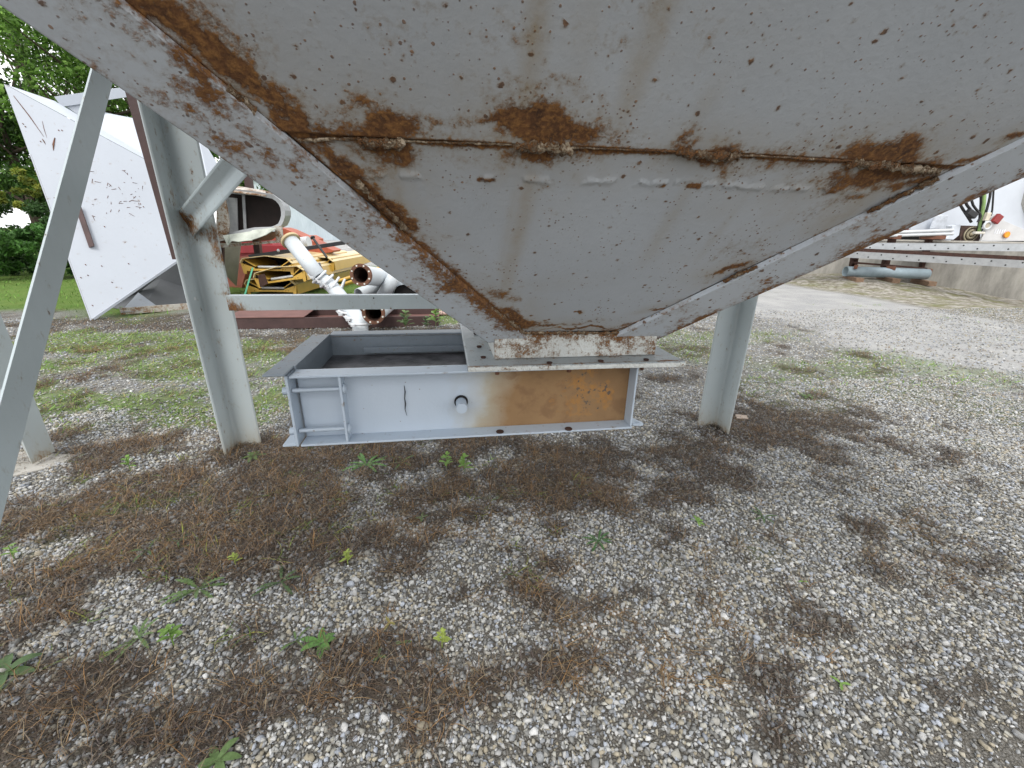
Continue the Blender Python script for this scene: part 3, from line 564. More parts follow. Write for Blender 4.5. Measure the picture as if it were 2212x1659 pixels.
# welds
wd = MB()
def bead(pts, r, jit=.8, step=.004, th=.5):
    pts = [np.array(p, float) for p in pts]; path = []; rs = []
    for p, q in zip(pts[:-1], pts[1:]):
        n = max(2, int(np.linalg.norm(q - p) / step))
        for k in range(n): path.append(p + (q - p) * k / n + rng.normal(0, r * .16, 3)); rs.append(r * (.6 + .8 * rng.random()))
    wd.tube(path, rs, 8, True, jit)
def SP(px, py, k=.003): return shift(PP(px, py), k)
bead([SP(*p, .002) for p in SEAMPX], .0017, .8, .006)
for x0, x1, r in ((775, 880, .0065), (1112, 1235, .0065), (1462, 1600, .0058), (1838, 2030, .0058)):
    ys = np.interp([x0, x1], [p[0] for p in SEAMPX], [p[1] for p in SEAMPX]); bead([SP(x0, ys[0], .004), SP((x0 + x1) / 2, ys.mean() + 3, .004), SP(x1, ys[1] + 2, .004)], r, 1.0)
bead([SP(770, 385, .006), SP(880, 492, .006)], .004, 1.); bead([SP(1050, 652, .006), SP(1130, 714, .006)], .0045, 1.); bead([SP(490, 183, .006), SP(560, 240, .006)], .005, 1.)
bead([SP(1130, 716, .004), SP(1362, 716, .004)], .0035, 1.); bead([SP(1560, 603, .006), SP(1640, 568, .006)], .0035, 1.); bead([SP(1360, 708, .006), SP(1440, 668, .006)], .0045, 1.); bead([SP(1870, 453, .006), SP(2030, 375, .006)], .0035, 1.)
wd.build('weld_seam', WELD, hop)
# neck and flange plate
def nrust(P): return .12 + .5 * fbm(P[:, 0] * 25, P[:, 2] * 25, 4) * np.exp(-((1.066 - P[:, 2]) / .03)) + .2 * (fbm(P[:, 0] * 12, P[:, 2] * 8, 5) - .5)
gridslab('neck', [(.115, 1.0, 1.001), (.541, 1.0, 1.001), (.541, 1.0, 1.062), (.115, 1.0, 1.062)], 160, 30, (0, -1, 0), .006, NECKM, hop, lambda P: (fbm(P[:, 0] * 30, P[:, 2] * 30, 3) - .5) * .002, nrust)
nk = MB(); nk.box((.118, 1.22, 1.0315), (.006, .424, .061)).box((.538, 1.22, 1.0315), (.006, .424, .061)).box((.328, 1.436, 1.0315), (.414, .006, .061)); nk.build('neck_side', NECKM, hop)
def prst(v): return .25 + .5 * (v[1] < .955) + .3 * math.exp(-abs(v[1] - .99) / .02)
FPX = (.046, .590); FPY = (.945, 1.482)
fp = gridslab('flange_plate', [(FPX[0], FPY[0], 1.0), (FPX[1], FPY[0] - .012, 1.0), (FPX[1], FPY[1], 1.0), (FPX[0], FPY[1], 1.0)], 120, 120, (0, 0, 1), .012, PLATEM, hop, lambda P: (fbm(P[:, 0] * 30, P[:, 1] * 30, 3) - .5) * .0015, lambda P: .12 + .45 * np.exp(-((P[:, 1] - .947) / .006) ** 2) + .35 * np.exp(-(np.abs(P[:, 1] - .995) / .012)) * fbm(P[:, 0] * 20, P[:, 1] * 20, 2) * (P[:, 0] > .1))
fe = MB()
for k in range(150):
    xx_ = FPX[0] + (FPX[1] - FPX[0]) * k / 149; fe.v.append((xx_, FPY[0] - .012 * k / 149 - .0035 + rng.normal(0, .0004), .9985 + rng.normal(0, .0006))); fe.v.append((xx_, FPY[0] - .012 * k / 149 - .0042 + rng.normal(0, .0006), .994)); fe.v.append((xx_, FPY[0] - .012 * k / 149 - .0035 + rng.normal(0, .0004), .9885)); fe.v.append((xx_, FPY[0] + .004, .9885)); fe.v.append((xx_, FPY[0] + .004, .9985))
for k in range(149):
    for c in range(5): fe.f.append([k * 5 + c, k * 5 + (c + 1) % 5, k * 5 + 5 + (c + 1) % 5, k * 5 + 5 + c]); fe.sm.append(False)
fe.build('flange_edge', NECKM, hop)
for px, py in ((1187, 783), (1298, 779), (1396, 776), (1035, 688 + 60), (1044, 771), (1028, 720)):
    hl = MB(); p = onz(px, py, 1.0032); hl.torus(p, UP, .0062, .0012, 16, 5); hl.tube([p - UP * .0028, p - UP * .0004], .0062, 16); hl.build('bolt_hole', RUSTD, hop)
# legs: angle iron, open towards the middle
def lprof(L_, th=.012, f=.016, n=5):
    p = [(0, 0), (L_, 0)]; p += [(L_, th * .5), (L_ - th * .5, th)]
    p += [(th + f - f * math.sin(a_), th + f - f * math.cos(a_)) for a_ in np.linspace(0, math.pi / 2, n)]
    p += [(th, L_ - th * .5), (th * .5, L_), (0, L_)]; return p
def legrust(pts):
    def f(v):
        r = .05 + .5 * math.exp(-max(v[2], 0) / .03)
        for c, rad, s in pts: r = max(r, s * math.exp(-(np.linalg.norm(v - np.array(c)) / rad) ** 2))
        return r
    return f
LL = (-1.343, 2.60); RL = (1.903, 2.50)
MB().extr(lprof(.152), (*LL, -.02), (1, 0, 0), (0, -1, 0), (0, 0, 2.6), 70).build('leg', LEGM, hop, .0015, legrust([((-1.25, 2.58, 1.27), .09, .8), ((-1.2, 2.59, 1.15), .1, .6), ((-1.19, 2.59, .95), .05, .7), ((-1.33, 2.6, 1.5), .2, .25)]))
MB().extr(lprof(.150), (*RL, -.02), (-1, 0, 0), (0, -1, 0), (0, 0, 2.6), 70).build('leg', LEGM, hop, .0015, legrust([]))
MB().extr(lprof(.150), (-1.343, -.25, -.02), (1, 0, 0), (0, 1, 0), (0, 0, 2.6), 20).build('leg', LEGM, hop, .0015)
MB().extr(lprof(.150), (1.903, -.25, -.02), (-1, 0, 0), (0, 1, 0), (0, 0, 2.6), 20).build('leg', LEGM, hop, .0015)
# crossbar between the rear legs
y0 = 2.597; zt = onp(720, 635, (0, y0, 0), (0, 1, 0))[2]; zb = onp(720, 669, (0, y0 - .05, 0), (0, 1, 0))[2]; print('crossbar', zt, zb)
cb = MB(); prof = [(0, 0), (0, zt - zb), (.05, zt - zb), (.05, zt - zb - .006), (.006, zt - zb - .006), (.006, 0)]
xa = LL[0] + .15; cb.extr(prof, (xa, y0 - .052, zb), (0, 1, 0), (0, 0, 1), (RL[0] - .15 - xa, 0, 0), 90)
cb.build('crossbar', LEGM, hop, .001, legrust([((xa, 2.55, zb + .02), .06, 1.0), ((xa + .04, 2.55, zb + .01), .07, .8)]))
MB().tube([onp(1176, 0, (0, 1, 0), (0, 1, 0)) * 0 + onp(807, 644, (0, y0 - .054, 0), (0, 1, 0)) + [0, -.001, 0], onp(807, 644, (0, y0 - .054, 0), (0, 1, 0)) + [0, .004, 0]], .004, 12).build('drilled_hole', BLACKV, hop)
for px, py, Yp in ((421, 645, 2.52), (1617, 650, 2.483)):
    p = onp(px, py, (0, Yp, 0), (0, 1, 0)) if px > 1000 else onp(px, py, (LL[0] + .0125, 0, 0), (1, 0, 0)); nn = np.array([0, -1, 0]) if px > 1000 else np.array([1, 0, 0]); MB().tube([p + nn * .001, p - nn * .003], .009, 14).build('drilled_hole', simple('bare_hole', (.6, .62, .62), .5), hop)
# strut angle from left leg up under the hopper
sa = onp(405, 482, (0, 2.565, 0), (0, 1, 0)); sb = onp(540, 322, (0, 2.25, 0), (0, 1, 0)); dS = nv(sb - sa); sideS = nv(np.cross(dS, (0, 1, 0))); bk = np.cross(dS, sideS)
bk = bk if bk[1] > 0 else -bk
LS = .066; pr_ = [(u_ * 1, v_ * 1) for u_, v_ in lprof(LS, .009, .014)]
MB().extr(pr_, sa + bk * .02 - dS * .03 , nv(sideS * .92 - bk * .39), nv(-sideS * .92 - bk * .39) , dS * (np.linalg.norm(sb - sa) + .05), 30).build('strut', LEGM, hop, .001, legrust([(sa, .07, .9), (sa + (-.03, 0, -.03), .05, .8)]))
# flat diagonal brace, near side
b0 = onp(225, 145, (LL[0] + .004, 0, 0), (1, 0, 0)); b1 = onp(-14, 1047, (LL[0] + .004, 0, 0), (1, 0, 0)); dB = nv(b1 - b0); print('brace', b0, b1)
MB().box((b0 + b1) / 2 - dB * .0 + (b1 - b0) * .12, (np.linalg.norm(b1 - b0) * 1.35, .092, .008), dB, np.cross(dB, (1, 0, 0)), (1, 0, 0)).build('brace', LEGM, hop, .001)
MB().bar(onp(276, 176, (0, 2.66, 0), (0, 1, 0)) + [0, 0, .1], onp(384, 560, (0, 2.66, 0), (0, 1, 0)), .045, .02, (1, 0, 0)).build('rear_brace', BROWNP, hop, .001)

# ================================================================== SLIDE GATE
gt = thing('slide_gate', 'blue-grey channel-framed slide gate, orange stained at one end, bolted under the hopper neck', 'slide gate', (.06, 1.2, .80))
GX0, GX1, GY, GZ0, GZ1 = -.366, .482, .958, .809, .986; th = .005; fl = .045; YB = 1.335
def grust(P):
    x_ = P[:, 0]; z_ = P[:, 2]; n = fbm(x_ * 14, z_ * 14, 6); return n * 0
def gate_web_mat():
    m, nt, b = mat('gate_web_paint'); L = nt.links.new; tc = N_(nt, 'TexCoord').outputs['Object']; sx = N_(nt, 'SeparateXYZ'); L(tc, sx.inputs[0])
    a = N_(nt, 'Attribute', attribute_name='stain').outputs['Fac']; n = noise(nt, tc, 22, 7, .65); n2 = noise(nt, tc, 70, 5, .7); n0 = noise(nt, tc, 6, 5)
    s = math_(nt, 'ADD', a, math_(nt, 'MULTIPLY', math_(nt, 'SUBTRACT', n, .5), .25))
    base = mixc(nt, n0, (.40, .47, .55), (.47, .53, .60)); c = mixc(nt, ramp(nt, s, [(.08, 0), (.42, .75)]), base, (.36, .30, .17)); c = mixc(nt, ramp(nt, s, [(.3, 0), (.75, 1)]), c, mixc(nt, ramp(nt, n0, [(.35, 0), (.65, 1)]), (.20, .115, .05), (.26, .155, .07)))
    c = mixc(nt, math_(nt, 'MULTIPLY', ramp(nt, n, [(.5, 0), (.62, 1)]), ramp(nt, s, [(.5, 0), (.7, .6)])), c, (.17, .09, .04))
    fl_ = N_(nt, 'Attribute', attribute_name='flake').outputs['Fac']; f = math_(nt, 'ADD', fl_, math_(nt, 'ADD', math_(nt, 'MULTIPLY', n, .5), math_(nt, 'MULTIPLY', n2, .5)))
    c = mixc(nt, ramp(nt, f, [(.72, 0), (.86, .8)]), c, (.36, .17, .04)); f2 = math_(nt, 'ADD', math_(nt, 'MULTIPLY', fl_, .7), noise(nt, tc, 75, 4, .6)); c = mixc(nt, ramp(nt, f2, [(.80, 0), (.83, .85)]), c, (.07, .065, .06))
    v = N_(nt, 'TexVoronoi', Scale=38.); L(tc, v.inputs[0]); sp = ramp(nt, v.outputs['Distance'], [(.03, 1), (.07, 0)]); rr_ = N_(nt, 'SeparateColor'); L(v.outputs['Color'], rr_.inputs[0]); sp = math_(nt, 'MULTIPLY', sp, ramp(nt, rr_.outputs[0], [(.6, 0), (.64, 1)])); c = mixc(nt, math_(nt, 'MULTIPLY', sp, .8), c, (.16, .1, .06))
    L(c, b.inputs[0]); L(ramp(nt, s, [(.2, .38), (.6, .75)]), b.inputs['Roughness']); bp = N_(nt, 'Bump', Strength=.15, Distance=.004); L(n2, bp.inputs['Height']); L(bp.outputs[0], b.inputs['Normal']); return m
wb = gridslab('front_channel', [(GX0 + .012, GY + fl, GZ0), (GX1, GY + fl, GZ0), (GX1, GY + fl, GZ1), (GX0 + .012, GY + fl, GZ1)], 200, 40, (0, -1, 0), th, gate_web_mat(), gt, lambda P: (fbm(P[:, 0] * 5, P[:, 2] * 5, 7) - .5) * .002)
me = wb.data; co = np.empty(len(me.vertices) * 3, np.float32); me.vertices.foreach_get('co', co); co = co.reshape(-1, 3) + np.array(gt.location); xs, zs = co[:, 0], co[:, 2]
nn = fbm(xs * 9, zs * 9, 44) - .5; st = .9 * sstep(-.03, .24, xs + nn * .10 - .16 * (zs - .88) * 0 + .28 * np.abs(zs - .90) * (zs < .87) * 1.) * (1 - .0 * zs); a = me.attributes['stain']; a.data.foreach_set('value', st.astype(np.float32))
fk = .36 * sstep(.16, .40, xs) * sstep(.46, .42, xs) * (fbm(xs * 20, zs * 20, 45) + .35) * sstep(.81, .84, zs) + .0; a = me.attributes.new('flake', 'FLOAT', 'POINT'); a.data.foreach_set('value', fk.astype(np.float32))
fb = MB()
fb.box(((GX0 + GX1) / 2 + .006, GY + fl / 2 - .001, GZ1 - th / 2), (GX1 - GX0 - .012, fl + .002, th)).box(((GX0 + GX1) / 2 + .006, GY + fl / 2 - .001, GZ0 + th / 2), (GX1 - GX0 - .012, fl + .002, th))
fb.build('channel_flange', GATEM, gt, .001)
eb = MB(); eb.box((GX1 - .003, GY + fl / 2, (GZ0 + GZ1) / 2), (.005, fl - .004, GZ1 - GZ0 - .012)); eb.build('end_plate', GATEM, gt, .001)
# left end channel (open to the left)
el = MB(); el.box((GX0 + .004, (GY + YB) / 2, (GZ0 + GZ1) / 2), (.006, YB - GY, GZ1 - GZ0)).box((GX0 - .014, (GY + YB) / 2, GZ0 + .0035), (.030, YB - GY, .005)); el.build('end_channel', GATEM, gt, .001)
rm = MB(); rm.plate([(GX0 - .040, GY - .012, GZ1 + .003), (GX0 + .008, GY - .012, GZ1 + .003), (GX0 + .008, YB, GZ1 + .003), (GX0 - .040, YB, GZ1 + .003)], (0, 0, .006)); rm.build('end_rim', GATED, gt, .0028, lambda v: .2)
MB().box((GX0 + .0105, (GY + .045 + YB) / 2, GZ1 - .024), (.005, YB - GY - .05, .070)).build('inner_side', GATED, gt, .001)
tr = MB(); tr.box(((GX0 + GX1) / 2, 1.17, GZ1 - .058), (GX1 - GX0 - .02, .31, .004)); tr.build('slide_blade', simple('blade_steel', (.085, .082, .088), .35, .85, 16, .2), gt)
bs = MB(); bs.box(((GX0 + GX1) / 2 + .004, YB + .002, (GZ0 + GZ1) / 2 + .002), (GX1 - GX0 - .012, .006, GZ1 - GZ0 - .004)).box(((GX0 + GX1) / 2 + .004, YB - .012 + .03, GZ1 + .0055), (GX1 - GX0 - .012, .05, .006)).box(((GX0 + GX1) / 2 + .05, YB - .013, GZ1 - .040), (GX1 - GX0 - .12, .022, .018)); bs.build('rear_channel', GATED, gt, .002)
MB().box((GX0 + .118, GY + .018, (GZ0 + GZ1) / 2 ), (.0055, .036, GZ1 - GZ0 - .0115)).build('stiffener_plate', GATEM, gt, .001)
for z_ in (GZ1 - .040, GZ0 + .034):
    r = MB(); xs_ = np.linspace(GX0 + .008, GX0 + .116, 68); r.tube([(x_, GY + .016, z_) for x_ in xs_], [.0052 + (.0007 if k % 2 else -.0007) for k in range(68)], 12); b_ = r.build('threaded_rod', GATEM, gt)
    MB().tube([(GX0 - .012, GY + .016, z_), (GX0 - .001, GY + .016, z_)], .0095, 6).build('hex_nut', GATEM, b_); MB().dome((GX0 + .121, GY + .016, z_), (1, 0, 0), .0135, .007).build('bolt_head', GATEM, b_)
pr1 = onp(996, 868, (0, GY + fl - .002, 0), (0, 1, 0)); ps = MB(); ps.tube([pr1 + (0, .01, 0), pr1 + (.0, -.042, -.001)], .0135, 24); sh = ps.build('shaft_stub', GATEM, gt, .001, lambda v: .0)
hh_ = MB(); pr2 = pr1 + (0, -.0035, .0015); hh_.tube([pr2 + (0, .002, 0), pr2 + (0, .0, 0)], .0175, 24); hh_.build('shaft_hole', BLACKV, gt)
sc = MB(); pts = [onp(875 + d, y_, (0, GY + fl - .0035, 0), (0, 1, 0)) for d, y_ in ((-2, 833), (0, 846), (-1, 860), (1, 872), (0, 884), (4, 898))]; sc.tube(pts, [.0006, .0014, .001, .0016, .001, .0004], 6, True, .6); sc.build('paint_crack', BLACKV, gt)
for px, py in ((1080, 933), (1228, 927)):
    p = onz(px, py, GZ0 + th + .0006); q = MB(); q.torus(p + UP * .001, UP, .008, .0022, 18, 6); q.tube([p, p + UP * .0016], .007, 14); q.build('rivet_plug', RUSTD, gt)
for px, x_ in ((1074, 0), (1228, 0), (1385, 0)):
    p = onp(px, 815 if px < 1380 else 806, (0, GY + .02, 0), (0, 1, 0)); MB().tube([(p[0], GY + .02, .987 - .0), (p[0], GY + .02, .968)], .0055, 10).build('bolt_stub', RUST, gt)
tb = MB(); p = onz(1372, 915, GZ0 + .002); tb.plate([p + (-.012, .045, 0), p + (-.012, -.012, 0), p + (.008, -.016, 0), p + (.018, -.012, 0), p + (.016, -.002, 0), p + (-.002, .045, 0)], (0, 0, .005)); tb.torus(p + (.003, -.006, .0056), UP, .0055, .0012, 14, 5); tb.build('lug', GATEM, gt)

# ================================================================== OTHER NEAR STEEL
p = onz(108, 985); nl = thing('angle_post', 'grey steel angle leg of the next hopper standing on a broken concrete pad, left edge', 'steel post', (p[0], p[1], 0))
MB().extr(lprof(.152), (p[0] + .02, p[1] + .02, .02), (-1, 0, 0), (0, -1, 0), (0, 0, 2.2), 40).build('leg_angle', LEGM, nl, .0015, legrust([((p[0], p[1], .9), .12, .3)]))
c_ = onz(80, 1005); MB().plate([c_ + (-.3, -.10, -.02), c_ + (-.05, -.13, -.02), c_ + (.12, -.02, -.02), c_ + (.14, .1, -.02), c_ + (-.3, .2, -.02)], (0, 0, .024)).build('base_pad', CONC, nl, .004)

# ---- the big white sheet-metal hopper lying on its side
bn = thing('overturned_bin', 'large white sheet-metal bin lying on its side with scratched faces and rusty edges', 'metal bin', (*onz(260, 680)[:2], 0))
A_ = V(8, 181, 7.1); B_ = onz(195, 693); B_[2] = 0; Q_ = V(400, 450, 7.5); Nb = np.cross(B_ - A_, Q_ - A_); D_ = onp(452, 517, A_, Nb); E_ = onp(452, 419, A_, Nb); th_ = HF * .012
def fq(quad, nu_=30, nv__=30): return quad
MB().plate([A_, B_, D_, E_], th_).build('front_face', WHITEP, bn, .003)
dent = A_ + HF * .4
G1, G2, H_, I_, K_p, J_ = V(425, 281, 8.6), V(474, 362, 8.6), V(290, 257, 8.3), V(228, 243, 8.1), V(172, 263, 7.9), V(118, 218, 7.7)
MB().plate([V(15, 186, 7.12), V(100, 222, 7.65), J_, K_p, V(218, 294, 7.7), V(300, 337, 7.8), E_ + HF * .02, G2, G1, H_, I_, K_p + HF * .05], HF * .012) if False else None
MB().plate([A_ + HF * .03, J_, K_p, E_ + HF * .03], HF * .012).build('upper_face', simple('lit_white_sheet', (.42, .455, .51), .45, .05, 2, .05), bn, .003)  # lighter copy of the bin's white, the light on upper faces put in colour
MB().plate([K_p + HF * .014, I_, H_, G1, G2, E_ + HF * .05], HF * .012).build('upper_face', bpy.data.materials['lit_white_sheet'], bn, .003)
MB().bar(J_ + HF * .05, V(292, 196, 8.6), .14, .02, UP).build('rim_bar', bpy.data.materials['lit_white_sheet'], bn, .002)
MB().plate([J_ + HF * .1, V(200, 222, 8.1), V(240, 300, 8.1), K_p + HF * .1], HF * .01).build('gusset', WHITEP, bn)
# rusty edge strips
MB().bar(A_ * .7 + B_ * .3 + HF * .02, B_ + HF * .02, .022, .02, HR).build('rusty_edge', RUSTD, bn); MB().bar(V(20, 190, 7.3), V(116, 220, 7.75), .05, .03, UP).build('rusty_edge', RUSTD, bn)
MB().bar(B_ + (.03, .02, .02), D_, .03, .03, UP).build('folded_edge', WHITEP, bn)
wback = [V(205, 690, 7.2), V(267, 676, 7.9), V(420, 668, 9.0), V(470, 520, 9.2), V(372, 560, 8.6)]
wback[0][2] = .0; wback[1] = onz(267, 682) + HF * .3; wback[2] = onz(425, 668) + HF * .8; wback[3] = V(452, 517, 8.5)
MB().plate(wback, HF * .01).build('inner_face', simple('inner_sheet_shade', (.07, .075, .08), .5, .15, 3, .1), bn)  # shade inside the bin put into a near-black sheet colour
MB().plate([V(205, 690, 6.95) * [1, 1, 0], V(252, 672, 7.3), V(298, 633, 7.4), V(372, 574, 7.55)], HF * .01).build('inner_face', simple('inner_sheet_half_shade', (.19, .20, .20), .5, .2, 3, .1), bn)  # nearer the fold the painted shade is a lighter grey
MB().plate([onz(262, 682) + UP * .05, V(298, 632, 7.2), onz(348, 674) + UP * .05], HF * .01).build('gusset', WHITEP, bn)
MB().bar(onz(262, 681) + UP * .06, onz(430, 668) + UP * .06, .10, .03, UP).build('bottom_rail', WHITER, bn, .002)
MB().plate([V(455, 500, 8.6), V(521, 515, 9.2), V(510, 618, 9.2), V(500, 608, 9.1), V(455, 560, 8.6)], HF * .02).build('end_face', simple('olive_shaded_sheet', (.34, .35, .30), .6, .2, 3, .1), bn)  # olive end face, its darker shading mixed into the colour
def fp_(px, py): return onp(px, py, A_, np.cross(B_ - A_, E_ - A_)) - HF * .004
for px0, py0, px1, py1, w_ in ((212, 538, 220, 547, .02),): pass
S_L = [(99, 297, 118, 325, .012), (30, 205, 95, 290, .010), (125, 335, 126, 345, .012), (167, 358, 162, 400, .010)]
SC = [((118, 258 + 38 * 1), (126, 340)), ((101, 300), (98, 296)), ((123, 300), (119, 330)), ((104, 306), (98, 295))]
MB().bar(fp_(176, 446) - HF * .05, fp_(206, 533) - HF * .05, .075, .015, HR).build('hanging_bar', BROWNP, bn)
for a0, a1, w_ in (((30, 207), (95, 295), .012), ((119, 298), (116, 325), .02), ((92, 300), (99, 312), .012), ((92, 262), (102, 298), .006)):
    q0, q1 = fp_(*a0), fp_(*a1); MB().tube([q0, (q0 + q1) / 2 + rng.normal(0, .004, 3), q1], [w_ * .3, w_ * .6, w_ * .15], 6).build('scratch', RUST, bn)
for k in range(46):
    px, py = rng.uniform(195, 312), rng.uniform(365, 470)
    q0 = fp_(px, py); q1 = fp_(px + rng.normal(0, 6), py + rng.normal(2, 4)); MB().tube([q0, q1], [.004, .002], 5).build('scratch', RUST, bn)
for px, py in ((50, 268), (55, 274), (88, 306), (134, 282), (127, 282), (185, 572), (175, 600), (190, 595), (220, 575), (226, 490), (310, 447), (278, 570), (200, 660), (118, 428), (242, 610)):
    q = fp_(px, py); MB().tube([q, q + HF * .002], .012, 8).build('drilled_hole', RUST, bn)

# ---- torn rusty white casing with an oval slot
cs = thing('torn_casing', 'rusty white metal casing with an oval slot above the yellow sections', 'metal casing', (*onz(560, 660)[:2], 0)); d0 = 8.3
out_ = [(478, 400), (500, 408), (545, 412), (590, 420), (606, 432), (615, 450), (616, 470), (608, 487), (590, 495), (560, 496), (520, 503), (492, 512), (478, 520)]
inn = [(500, 418), (545, 421), (588, 429), (600, 437), (607, 452), (607, 470), (600, 485), (585, 490), (550, 491), (520, 497), (497, 502)]
m_ = MB(); n_ = 24
def resamp(L_, n):
    L_ = [np.array(p, float) for p in L_]; s = np.r_[0, np.cumsum([np.linalg.norm(b - a) for a, b in zip(L_[:-1], L_[1:])])]; t = np.linspace(0, s[-1], n); return [(np.interp(k, s, [p[0] for p in L_]), np.interp(k, s, [p[1] for p in L_])) for k in t]
o_ = [V(*p, d0) for p in resamp(out_, 30)]; i_ = [V(*p, d0 + .02) for p in resamp(inn, 30)]; ob = [q + HF * .22 for q in o_]
vs = o_ + i_ + [q + HF * .2 for q in i_] + ob; fs = []
for k in range(29):
    fs += [(k, k + 1, 30 + k + 1, 30 + k), (30 + k, 31 + k, 61 + k, 60 + k), (k, 90 + k, 91 + k, k + 1)]
m_.add(vs, fs); m_.build('shell', GALVD, cs)
MB().plate([V(470, 410, d0 + .32), V(600, 422, d0 + .32), V(612, 450, d0 + .32), V(608, 488, d0 + .32), V(560, 498, d0 + .32), V(470, 515, d0 + .32)], HF * .02).build('inner_back', simple('near_black_interior', (.010, .005, .004), .9, .4, 5, .2), cs)  # near-black brown sheet closing the back of the slot
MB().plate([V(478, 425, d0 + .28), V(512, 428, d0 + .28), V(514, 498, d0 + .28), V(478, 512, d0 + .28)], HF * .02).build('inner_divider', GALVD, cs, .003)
MB().bar(V(526, 420, d0 + .26), V(530, 495, d0 + .26), .05, .02, HR).build('inner_divider', GALVD, cs)
MB().plate([V(468, 440, d0 - .02), V(486, 428, d0 - .02), V(495, 480, d0 - .02), V(494, 500, d0 - .02), V(482, 520, d0 - .02), V(466, 522, d0 - .02)], HF * .03).build('side_plate', WHITER, cs)
MB().plate([V(478, 412, d0 - .05), V(500, 402, d0 + .4), V(574, 414, d0 + .4), V(574, 424, d0 - .02), V(540, 420, d0 - .05)], UP * .02).build('top_plate', WHITER, cs)
MB().bar(V(500, 404, d0 + .4), V(590, 418, d0 + .4), .06, .03, UP).build('top_rail', WHITER, cs)
lp = MB(); top = resamp([(482, 508), (520, 503), (560, 496), (595, 493)], 10); low = [(484, 514), (492, 530), (500, 520), (515, 522), (530, 520), (545, 519), (560, 514), (575, 508), (588, 500), (597, 495)]
for k in range(9): lp.add([V(*top[k], d0 - .05), V(*top[k + 1], d0 - .05), V(*low[k + 1], d0 - .22), V(*low[k], d0 - .22)], [(0, 1, 2, 3)])
l_ = lp.build('torn_lip', simple('mossy_bent_sheet', (.45, .48, .42), .5, .3, 4, .1), cs); sm = l_.modifiers.new('thick', 'SOLIDIFY'); sm.thickness = .012
MB().plate([V(466, 526, d0), V(556, 520, d0), V(580, 500, d0 + .05), V(500, 505, d0 + .05)], HF * .5).build('underside', RUST, cs)
MB().bar(V(466, 533, d0 - .02), V(607, 521, d0 - .02), .05, .05, UP).build('bottom_rail', WHITER, cs); MB().bar(V(601, 488, d0), V(605, 522, d0), .13, .04, HR).build('corner_post', WHITER, cs)
MB().bar(V(480, 533, d0 + .5), V(480, 640, d0 + .5), .06, .06, HR).build('support_post', BROWNP, cs)
MB().bar(V(534, 368, d0 + .7), V(571, 640, d0 + .7), .12, .10, HR).build('support_post', BROWNP, cs)

# ---- crimson and orange-red machinery behind the stack
def rprism(name, pts, d, th, mt, label, cat, group=None, bev=.004): o = MB().plate([V(*p, d) for p in pts], HF * th).build(name, mt, None, bev); return props(o, label, cat, group)
rprism('red_chute', [(604, 491), (618, 495), (720, 541), (716, 545), (655, 553), (608, 548)], 10.2, .5, ORANGE, 'orange-red triangular steel chute lying behind the white pipe', 'steel chute')
rprism('red_box', [(648, 509), (668, 508), (684, 516), (684, 524), (650, 520)], 11.0, .4, ORANGE, 'small orange-red steel box on top of the triangular chute', 'steel box')
rprism('red_machinery', [(560, 515), (604, 498), (604, 530), (560, 532)], 10.5, .3, ORANGE, 'orange-red bent frame partly hidden below the torn casing', 'steel frame')
for k, (y0_, y1_, x1_, mt) in enumerate(((529, 545, 612, RED), (545, 553, 600, RED), (518, 529, 582, RED))):
    rprism('red_channel', [(505 + 2 * k, y0_), (x1_, y0_ + 1), (x1_ + 8, y1_), (505, y1_ + 2)], 9.9 + .1 * k, .5, mt, ['crimson steel channel, widest of the pile left of the slanted pipe', 'crimson steel channel under the widest one, half behind the black bar', 'short crimson steel channel on top of the pile behind the brown post'][k], 'steel channel', 'crimson channels')
rprism('salmon_trough', [(488, 560), (535, 552), (540, 562), (528, 600), (520, 628), (484, 640)], 9.7, .8, simple('salmon_paint', (.42, .13, .09), .55, .15, 4, .1), 'faded salmon-red trough end left of the yellow sections', 'steel trough')
mt_ = thing('electric_motor', 'small pale grey round motor lying behind the slanted white pipe', 'motor', V(655, 533, 9.6)); MB().tube([V(640, 527, 9.6), V(668, 524, 9.6)], .13, 20).build('housing', PLASTIC, mt_, .01); MB().tube([V(622, 528, 9.6), V(640, 527, 9.6)], .06, 14).build('shaft_cover', PLASTIC, mt_)

